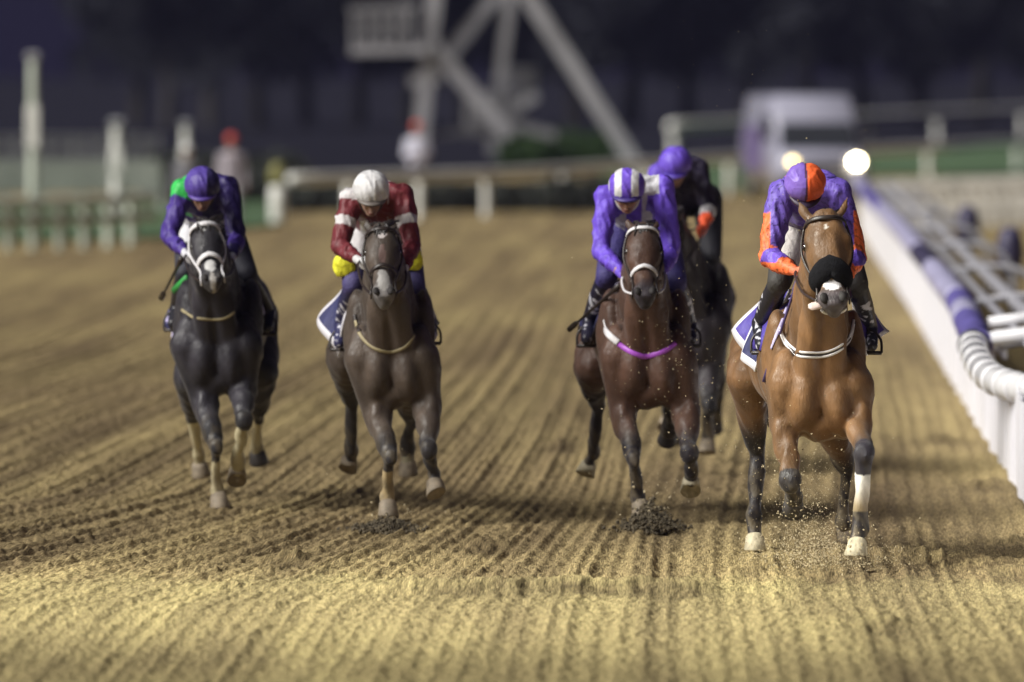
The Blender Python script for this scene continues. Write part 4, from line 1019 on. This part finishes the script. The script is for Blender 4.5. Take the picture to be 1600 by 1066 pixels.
j3 = jockey(h3, dict(label='crouching jockey in blue violet silks and a white striped helmet', pitch=16, yaw=-3,
    head=(980,292,.12), sh=((948,307,.42),(1034,292,.42)), el=((938,392,.30),(1050,392,.30)), ha=((974,432,.05),(1036,424,.05)),
    hip=((970,350,.95),(1030,350,.95)), kn=((948,432,.55),(1056,440,.55)), an=((920,500,.86),(1078,506,.86)), to=((916,530,.72),(1080,530,.72)),
    jersey=jer3, helmet=hel3, breech=lambda p, i, t: np.repeat(np.array([(.045,.035,.16)]), len(p), 0), boot=boot3, peak=(.06,.04,.2), strap=M_white, rein=M_white,
    glove=(.16,.09,.6), skin=(.40,.22,.16), hr=(.120,.142,.116)))

# ================================================================== HORSE 5: dark horse behind
h5 = horse(dict(px=1075, d=59.6, k=.03, zo=0, w=1.05, label='near black racehorse running half hidden behind the dark bay',
    poll=(1045,330,-.35), muz=(1030,440,-.72), nw=1.1, hs=1.0, ear=.1,
    coat=(.030,.025,.030), dark=(.018,.016,.018),
    fore=[((1050,590,.1),(1042,625,-.25),(1044,650,-.02),(1041,668,.08),dict(hoof='t', sole=(0,-.6,-.7))),
          ((1105,580,.1),(1108,632,-.1),(1106,682,0),(1104,708,-.04),dict(hoof='t', pastern=(.25,.22,.18)))],
    hind=[((1060,540,1.5),(1062,610,1.8),(1058,660,2.0),(1050,690,2.1),dict(hoof='d')),((1110,540,1.5),(1122,610,1.8),(1120,650,2.0),(1116,672,2.1),dict(hoof='d'))],
    marks=[], bridle=dict(mat=M_leather)))
saddle(h5, M_cnavy)
flap(h5, [(1108,420,.60),(1116,425,1.1),(1134,470,1.15),(1124,490,.75)], M_cnavy, wave=.02, medge=M_leather)
def jer5(p, i, t, chest, sx):
    out = np.repeat(np.array([(.030,.024,.05)]), len(p), 0); x = p[:,0]-chest.x
    out[(i==1)] = (.14,.08,.55); out[(i==0)&(x < -.08)] = (.14,.08,.55); out[(i==4) & (t > .15)] = (.55,.54,.56); out[(i==4) & (t > .5)] = (.8,.11,.04); return out
def hel5(x, y, z, p):
    out = np.repeat(np.array([(.16,.09,.62)]), len(p), 0); return out
j5 = jockey(h5, dict(label='jockey in plain purple helmet and dark silks with an orange cuff, behind the others', pitch=22, yaw=-5,
    head=(1055,255,.12), sh=((1030,272,.42),(1090,264,.42)), el=((1020,340,.32),(1108,326,.32)), ha=((1045,372,.05),(1099,356,.05)),
    hip=((1055,310,.95),(1105,310,.95)), kn=((1048,400,.55),(1112,400,.55)), an=((1040,450,.86),(1124,460,.86)), to=((1040,480,.72),(1126,485,.72)),
    jersey=jer5, helmet=hel5, breech=const((.03,.03,.04)), boot=boot_plain, peak=(.10,.06,.4), glove=(.8,.12,.05), skin=(.34,.2,.14)))

# ================================================================== HORSE 2: dark brown
h2 = horse(dict(px=612, d=53.2, k=-.04, zo=-.02, w=.97, label='dark brown racehorse with tan breastplate and pale nose, second from left',
    poll=(596,358,-.38), muz=(600,474,-.72), nw=1.0, hs=1.08, ear=.10, 
    coat=(.066,.049,.038), dark=(.030,.027,.028), muzzle=(.13,.12,.12),
    fore=[((588,640,.10),(608,712,-.15),(605,775,-.02),(607,806,-.06),dict(dk=.5, hoof='t', flat=True, sock=(.38,1.0,(.42,.32,.17)))),
          ((668,630,.10),(669,700,-.20),(677,742,-.05),(682,772,-.12),dict(dk=.6, hoof='t', sole=(.4,-.5,-.8)))],
    hind=[((538,560,1.45),(548,626,1.85),(548,705,2.05),(543,734,2.15),dict(dk=.25, hoof='t', sole=(-.3,-.4,-.8))),
          ((640,600,1.45),(642,655,1.9),(636,700,2.1),(638,742,2.15),dict(dk=.3, hoof='t', pastern=(.3,.28,.2)))],
    marks=[(.13,.22,.028,(.55,.5,.5),.0),(.62,.93,.040,(.34,.33,.32),-.02),(.3,.55,.022,(.14,.09,.08),.0)],
    bridle=dict(mat=M_leather, nt=.58)))
strap(h2, 'breastplate', [(555,500),(562,522),(578,540),(598,549),(618,549),(636,540),(647,524)], .011, M_tan)
strap(h2, 'breastplate_dark', [(554,492),(556,505),(562,518)], .013, M_leather)
saddle(h2, M_cnavy)
flap(h2, [(560,440,.60),(540,445,1.1),(499,500,1.15),(524,556,.75)], M_cnavy, wave=.03)
flap(h2, [(572,445,.55),(560,445,.8),(534,490,.9),(545,510,.66)], M_cnavy, name='number_cloth', wave=.01, medge=M_leather)
flap(h2, [(648,440,.60),(662,445,1.1),(688,505,1.15),(676,530,.75)], M_cnavy, wave=.02, medge=M_leather)
MR = (.155,.026,.034); W2 = (.62,.60,.62)
def jer2(p, i, t, chest, sx):
    out = np.repeat(np.array([MR]), len(p), 0); x = p[:,0]-chest.x
    for a in (1, 3): out[(i==a) & (np.abs(t-.52) < .09)] = W2
    out[(i==1) & (t < .07)] = W2
    q = (i==0) & (np.abs(np.abs(x)-.09) < .02); out[q] = W2; out[(i==0) & (t > .62)] = (.72,.70,.74)
    for a in (2, 4): out[(i==a) & (t < .05)] = MR
    return out
def hel2(x, y, z, p):
    out = np.repeat(np.array([(.66,.66,.68)]), len(p), 0); out[z < -.045] = (.30,.30,.32); out[(np.abs(x) < .006)] = (.5,.5,.52); return out
def bre2(p, i, t):
    out = np.repeat(np.array([(.62,.60,.62)]), len(p), 0); out[(i>0)&(t>.62)] = (.06,.05,.16)
    return out
j2 = jockey(h2, dict(label='crouching jockey in maroon silks with white hoops and a white helmet', pitch=20, yaw=4,
    head=(580,296,.06), sh=((549,312,.42),(628,306,.42)), el=((530,384,.30),(643,384,.30)), ha=((562,408,.05),(632,420,.05)),
    hip=((560,355,.95),(625,355,.95)), kn=((552,445,.55),(648,450,.55)), an=((533,505,.86),(672,500,.86)), to=((530,536,.72),(674,526,.72)),
    jersey=jer2, helmet=hel2, breech=bre2, boot=boot_w((.03,.03,.09)), peak=(.15,.13,.12), strap=M_leather, glove=(.6,.6,.62), skin=(.42,.26,.20)))
# yellow vest hem of this jockey
K = j2['K']
for (A_, C_) in (((546,410,.50),(530,424,.62)), ((632,405,.50),(654,408,.62))):
    p0, p1 = K(A_), K(C_); m0 = (p0+p1)/2; b = B()
    b.secs([(m0+Vector((0,0,z)), Vector((w,0,0)), Vector((0,t,0))) for z, w, t in ((.07,.055,.05),(.03,.072,.055),(-.03,.070,.045),(-.065,.048,.03))], 16, p=.7)
    organic('yellow_lining', b, M_cloth, j2['root'], .010, 3, const((.80,.78,.04)), .5, deform=lambda p: (v3(p*30,5)-.5)*.02)

# ================================================================== HORSE 1: black on the left
S1 = (.50,.44,.27)
h1 = horse(dict(px=338, d=55.0, k=.02, zo=0.0, w=.98, label='black racehorse with white bridle and pale socks, farthest left',
    poll=(318,352,-.38), muz=(334,450,-.72), nw=1.02, hs=1.02, ear=.07,
    coat=(.024,.022,.029), dark=(.020,.019,.022), muzzle=(.04,.038,.042),
    fore=[((318,620,.10),(336,696,-.15),(339,765,-.05),(345,794,-.10),dict(dk=.4, hoof='t', flat=True, sock=(.38,1.0,S1))),
          ((378,606,.10),(381,655,-.25),(372,722,-.02),(370,752,.04),dict(dk=.6, hoof='t', sock=(.10,1.0,S1), sole=(0,-.6,-.7)))],
    hind=[((300,590,1.45),(302,652,1.8),(309,712,1.95),(315,744,2.0),dict(dk=.4, hoof='t', sock=(.1,1.0,S1))),
          ((408,580,1.45),(404,648,1.8),(401,700,1.95),(405,724,2.0),dict(dk=.4, hoof='d', sock=(.25,1.0,S1)))],
    marks=[(.14,.20,.012,(.5,.5,.5),.0),(.63,.85,.036,(.60,.60,.60),-.02),(.86,1.08,.02,(.4,.38,.36),-.08)],
    bridle=dict(mat=M_white, brow=M_white, nose=M_white, nt=.58, nw=.020, bw=.020)))
strap(h1, 'breastplate', [(284,484),(300,495),(324,499),(350,498),(366,488)], .010, M_tan)
saddle(h1, M_clilac)
flap(h1, [(300,440,.60),(285,445,1.1),(258,505,1.15),(278,530,.75)], M_clilac, wave=.02, medge=M_cnavy)
flap(h1, [(366,440,.60),(384,445,1.1),(404,510,1.15),(388,520,.75)], M_clilac, wave=.02, medge=M_leather)
flap(h1, [(278,520,.75),(270,505,.9),(268,540,.9),(276,552,.8)], M_clilac, name='cloth_corner', wave=.0)
PU1 = (.065,.036,.25)
def jer1(p, i, t, chest, sx):
    out = np.repeat(np.array([PU1]), len(p), 0); x = p[:,0]-chest.x
    out[(i>=3)] = (.03,.02,.11); out[(i==1) & (t < .20)] = (.04,.50,.10); out[(i==0) & (x < -.09) & (t < .4)] = (.04,.50,.10)  # right arm and right half of torso painted darker as the shaded side
    out[(i==0) & (x > -.02)] = (.03,.025,.08); out[(i==0) & (t > .5)] = (.6,.6,.66)
    out[(i==4)&(t>.1)&(t<.5)] = (.07,.04,.28); return out
def hel1(x, y, z, p):
    out = np.repeat(np.array([(.09,.058,.31)]), len(p), 0); out[x > .035] = (.035,.028,.10); return out  # shaded right side of the helmet painted into its purple
def bre1(p, i, t):
    out = np.repeat(np.array([(.60,.60,.64)]), len(p), 0); out[(i==2)] = (.03,.03,.045); out[(i==1)&(t>.6)] = (.03,.03,.045); return out
j1 = jockey(h1, dict(label='crouching jockey in dark purple silks with green shoulder and purple helmet', pitch=20, yaw=0,
    head=(316,289,.06), sh=((286,298,.42),(354,292,.42)), el=((264,368,.30),(371,372,.30)), ha=((291,398,.05),(362,404,.05)),
    hip=((300,350,.95),(350,350,.95)), kn=((290,425,.55),(386,428,.60)), an=((276,478,.86),(421,486,.86)), to=((270,506,.72),(418,512,.72)),
    jersey=jer1, helmet=hel1, breech=bre1, boot=boot_plain, peak=(.10,.06,.3), glove=(.6,.6,.66), skin=(.42,.25,.18)))

# ---- green-edged strap of horse 1 and whips held by the jockeys
b = B(); b.tube([h1['J'](292,434,.35), h1['J'](270,455,.62)], .022, 8, flat=.4, nrm=(0,-1,.2)); mesh_obj('green_strap', b, mat('green_webbing', (.04,.34,.07), rough=.5), h1['root'])
def whip(h, a_, b_, label, r=.009, m=M_leather):
    p0, p1 = h['J'](*a_)+h['R0'], h['J'](*b_)+h['R0']; o = empty('riding_whip', p0); tag(o, label, 'whip'); dv = p1-p0
    b = B(); b.tube([dv*.0, dv*.12, dv*.14, dv*.5, dv*.82], [r*1.5, r*1.5, r, r*.8, r*.6], 8); mesh_obj('shaft', b, m, o)
    b = B(); b.tube([dv*.80, dv*.86, dv*1.0], [r*.6, r*1.6, r*1.5], 8, flat=.4, nrm=(0,-1,.1)); mesh_obj('flap', b, m, o)
whip(h4, (1248,432,.02), (1194,597,.30), 'long thin whip held by the purple and orange jockey', m=mat('plum_whip', (.07,.05,.16), rough=.4))
whip(h3, (968,446,.05), (888,516,.70), 'black whip held by the blue violet jockey', .012)
whip(h1, (284,404,.05), (251,468,.70), 'black whip held by the dark purple jockey', .013)

# ------------------------------------------------------------------ people standing behind the rail
def bystander(px, py, hgt, label, shirt, pants, hat, skin=(.35,.22,.16), arm=0):
    g = G(px, py); o = empty('person', g); tag(o, label, 'person'); k = hgt/1.75
    b = B(); Z = lambda x, y_, z: Vector((x*k, y_*k, z*k))
    b.ell(Z(0,-.01,1.62), (.075*k,.09*k,.11*k)); b.cap(Z(0,0,1.5), Z(0,0,1.42), .05*k, .06*k); b.cap(Z(0,-.09,1.62), Z(0,-.11,1.59), .012*k, .015*k, 8)
    b.secs([(Z(0,0,1.44), X1*.12*k, Vector((0,.07*k,0))), (Z(0,0,1.36), X1*.19*k, Vector((0,.10*k,0))), (Z(0,0,1.1), X1*.15*k, Vector((0,.10*k,0))), (Z(0,0,.92), X1*.16*k, Vector((0,.11*k,0)))], 16)
    for q_ in (-1, 1):
        hnd = Z(q_*.27,-.08,.80) if not arm else Z(q_*.12,-.28,1.1); elb = Z(q_*.25,.02,1.08)
        b.chain([Z(q_*.19,0,1.36), elb, hnd], [.05*k,.04*k,.028*k]); b.chain([Z(q_*.09,0,.92), Z(q_*.10,-.02,.5), Z(q_*.11,.02,.08)], [.085*k,.058*k,.04*k]); b.cap(Z(q_*.11,.03,.04), Z(q_*.12,-.14,.035), .038*k, .034*k)
        b.ell(hnd+Z(0,-.01,-.05), (.018*k,.035*k,.045*k))
        for i in range(4): b.cap(hnd+Z(0,-.035+.02*i,-.08), hnd+Z(-q_*.02,-.035+.02*i,-.13), .009*k, .007*k, 6)
        b.cap(hnd+Z(0,-.035,-.04), hnd+Z(-q_*.01,-.06,-.08), .010*k, .008*k, 6)
    organic('body', b, M_skin, o, .010, 2, const(skin))
    b = B(); b.secs([(Z(0,0,1.46), X1*.10*k, Vector((0,.08*k,0))), (Z(0,0,1.37), X1*.215*k, Vector((0,.125*k,0))), (Z(0,0,1.1), X1*.19*k, Vector((0,.13*k,0))), (Z(0,0,.88), X1*.195*k, Vector((0,.135*k,0)))], 16)
    for q_ in (-1, 1):
        hnd = Z(q_*.27,-.08,.80) if not arm else Z(q_*.12,-.28,1.1); elb = Z(q_*.25,.02,1.08); b.chain([Z(q_*.19,0,1.36), elb, elb.lerp(hnd,.9)], [.068*k,.056*k,.042*k])
    organic('jacket', b, M_cloth, o, .012, 2, const(shirt))
    b = B(); b.ell(Z(0,0,.92), (.175*k,.125*k,.12*k))
    for q_ in (-1, 1): b.chain([Z(q_*.09,0,.9), Z(q_*.10,-.02,.5), Z(q_*.11,.02,.10)], [.105*k,.078*k,.06*k])
    organic('trousers', b, M_cloth, o, .012, 2, const(pants))
    b = B(); b.secs([(Z(0,0,1.63+z), X1*r*k, Vector((0,r*1.12*k,0))) for z, r in ((0,.098),(.05,.104),(.10,.088),(.135,.05),(.145,.01))], 16); b.box(Z(0,-.13,1.65), (.07*k,.05*k,.008*k)); mesh_obj('cap', b, mat('cap_cloth', hat, rough=.6), o)
bystander(292, 372, 1.62, 'person with white cap behind the dark purple jockey', (.16,.16,.18), (.05,.05,.06), (.8,.8,.8))
bystander(362, 358, 1.72, 'person in red cap and grey jacket behind the black horse', (.34,.30,.34), (.40,.40,.44), (.62,.07,.05))
bystander(652, 322, 1.78, 'person in red cap and white jacket behind the crossing rail', (.62,.62,.74), (.10,.09,.14), (.62,.08,.05), arm=1)
o = empty('padded_post', G(434,352)); tag(o, 'short white padded post with yellow top between the people and the rail', 'post')
b = B(); b.secs([((0,0,z), X1*r, Vector((0,r,0))) for z, r in ((0,.12),(.1,.15),(.5,.155),(.72,.14),(.75,.09))], 16); mesh_obj('pad', b, M_railfar, o)
b = B(); b.secs([((0,0,z), X1*r, Vector((0,r,0))) for z, r in ((.74,.13),(.85,.16),(1.05,.15),(1.15,.10),(1.18,.02))], 14); mesh_obj('post_top', b, mat('yellow_pad', (.20,.19,.06), rough=.6), o)

# ------------------------------------------------------------------ night haze lit by the floodlights
b = B(); b.box((0, 195, 20), (190, 205, 21.2)); hz = mesh_obj('haze', b, [], smooth=False)
mh = bpy.data.materials.new('night_haze'); mh.use_nodes = True; nt = mh.node_tree; nt.nodes.clear()
ou = nt.nodes.new('ShaderNodeOutputMaterial'); pv = nt.nodes.new('ShaderNodeVolumePrincipled'); pv.inputs['Color'].default_value = (.50,.50,.92,1); pv.inputs['Density'].default_value = .00009; pv.inputs['Anisotropy'].default_value = .0
nt.links.new(pv.outputs[0], ou.inputs['Volume']); hz.data.materials.append(mh); tag(hz, 'thin dusty night air over the racecourse', 'haze', kind='stuff')

# ------------------------------------------------------------------ flying sand
def grit(name, spec, m, label, seed):
    rnd = np.random.RandomState(seed); b = B()
    for (px, py, d, sx, sy, sd, n, r0, r1) in spec:
        for i in range(n):
            p = P(px+rnd.normal()*sx, py+rnd.normal()*sy, d+rnd.normal()*sd); r = r0*(r1/r0)**(rnd.rand()**2.2)
            if p.z < .01: p.z = abs(p.z)*.5+.01
            v = [Vector(rnd.normal(size=3)).normalized() for _ in range(3)]
            a, bb_ = v[0]*r, (v[1]-v[0]*v[0].dot(v[1])).normalized()*r*rnd.uniform(.5,1); c_ = a.cross(bb_).normalized()*r*rnd.uniform(.4,.9)
            b.add([p+a, p+bb_, p-a, p-bb_, p+c_, p-c_], [(0,1,4),(1,2,4),(2,3,4),(3,0,4),(1,0,5),(2,1,5),(3,2,5),(0,3,5)])
    o = mesh_obj(name, b, m, smooth=False, fix=False); tag(o, label, 'sand', kind='stuff'); return o
grit('flying_sand', [(1262,800,48.9,34,50,.5,1500,.0018,.008),(1285,868,48.3,62,20,.35,2200,.002,.009),(1262,850,48.7,40,28,.3,900,.002,.010),(1240,700,49,60,70,.6,160,.002,.007),(1050,560,52.3,40,70,.4,60,.003,.010),(1000,600,52.3,50,90,.5,50,.003,.009),
     (1160,170,49,60,60,1.2,30,.002,.006),(1150,480,50,120,170,1.5,110,.002,.006),(1245,720,49,40,60,.5,500,.0018,.007),(1090,600,51.5,40,110,.8,120,.003,.008),(1000,740,52.5,60,60,.4,80,.002,.008),(610,780,52.5,60,40,.5,50,.002,.007),(340,780,54,60,40,.5,40,.002,.006),(1300,250,49,120,100,1.5,16,.002,.005),(1290,840,48.6,60,26,.4,60,.006,.015),(1018,800,52.6,30,20,.3,50,.006,.014),(606,808,53,30,14,.3,30,.006,.013),(1180,720,50,30,60,.6,20,.004,.010)], M_grit, 'loose grains of sand thrown up in the air by the hooves', 4)
def splash(px, py, seed, label, w=32, n=420, hh=.05):
    d = GD(py); rnd = np.random.RandomState(seed); b = B(); s_ = FPX/d
    for i in range(n):
        an = rnd.rand()*math.pi; rr = abs(rnd.normal())*w/s_*.9; p = G(px, py)+Vector((math.cos(an)*rr, rnd.normal()*.22, abs(rnd.normal())*hh*math.exp(-(rr/.20)**2)+.006)); r = .006+.016*rnd.rand()**2
        v = [Vector(rnd.normal(size=3)).normalized() for _ in range(2)]; a = v[0]*r; bb_ = (v[1]-v[0]*v[0].dot(v[1])).normalized()*r; c_ = a.cross(bb_).normalized()*r*.7
        b.add([p+a, p+bb_, p-a, p-bb_, p+c_, p-c_], [(0,1,4),(1,2,4),(2,3,4),(3,0,4),(1,0,5),(2,1,5),(3,2,5),(0,3,5)])
    o = mesh_obj('sand_splash', b, M_gritd, smooth=False, fix=False); tag(o, label, 'sand', kind='stuff')
splash(1017, 828, 5, 'dark sand splashing up at the planted hoof of the dark bay', 24, 3200, .055)
splash(604, 828, 6, 'dark sand splashing up at the planted hoof of the brown horse', 27, 2600, .024)
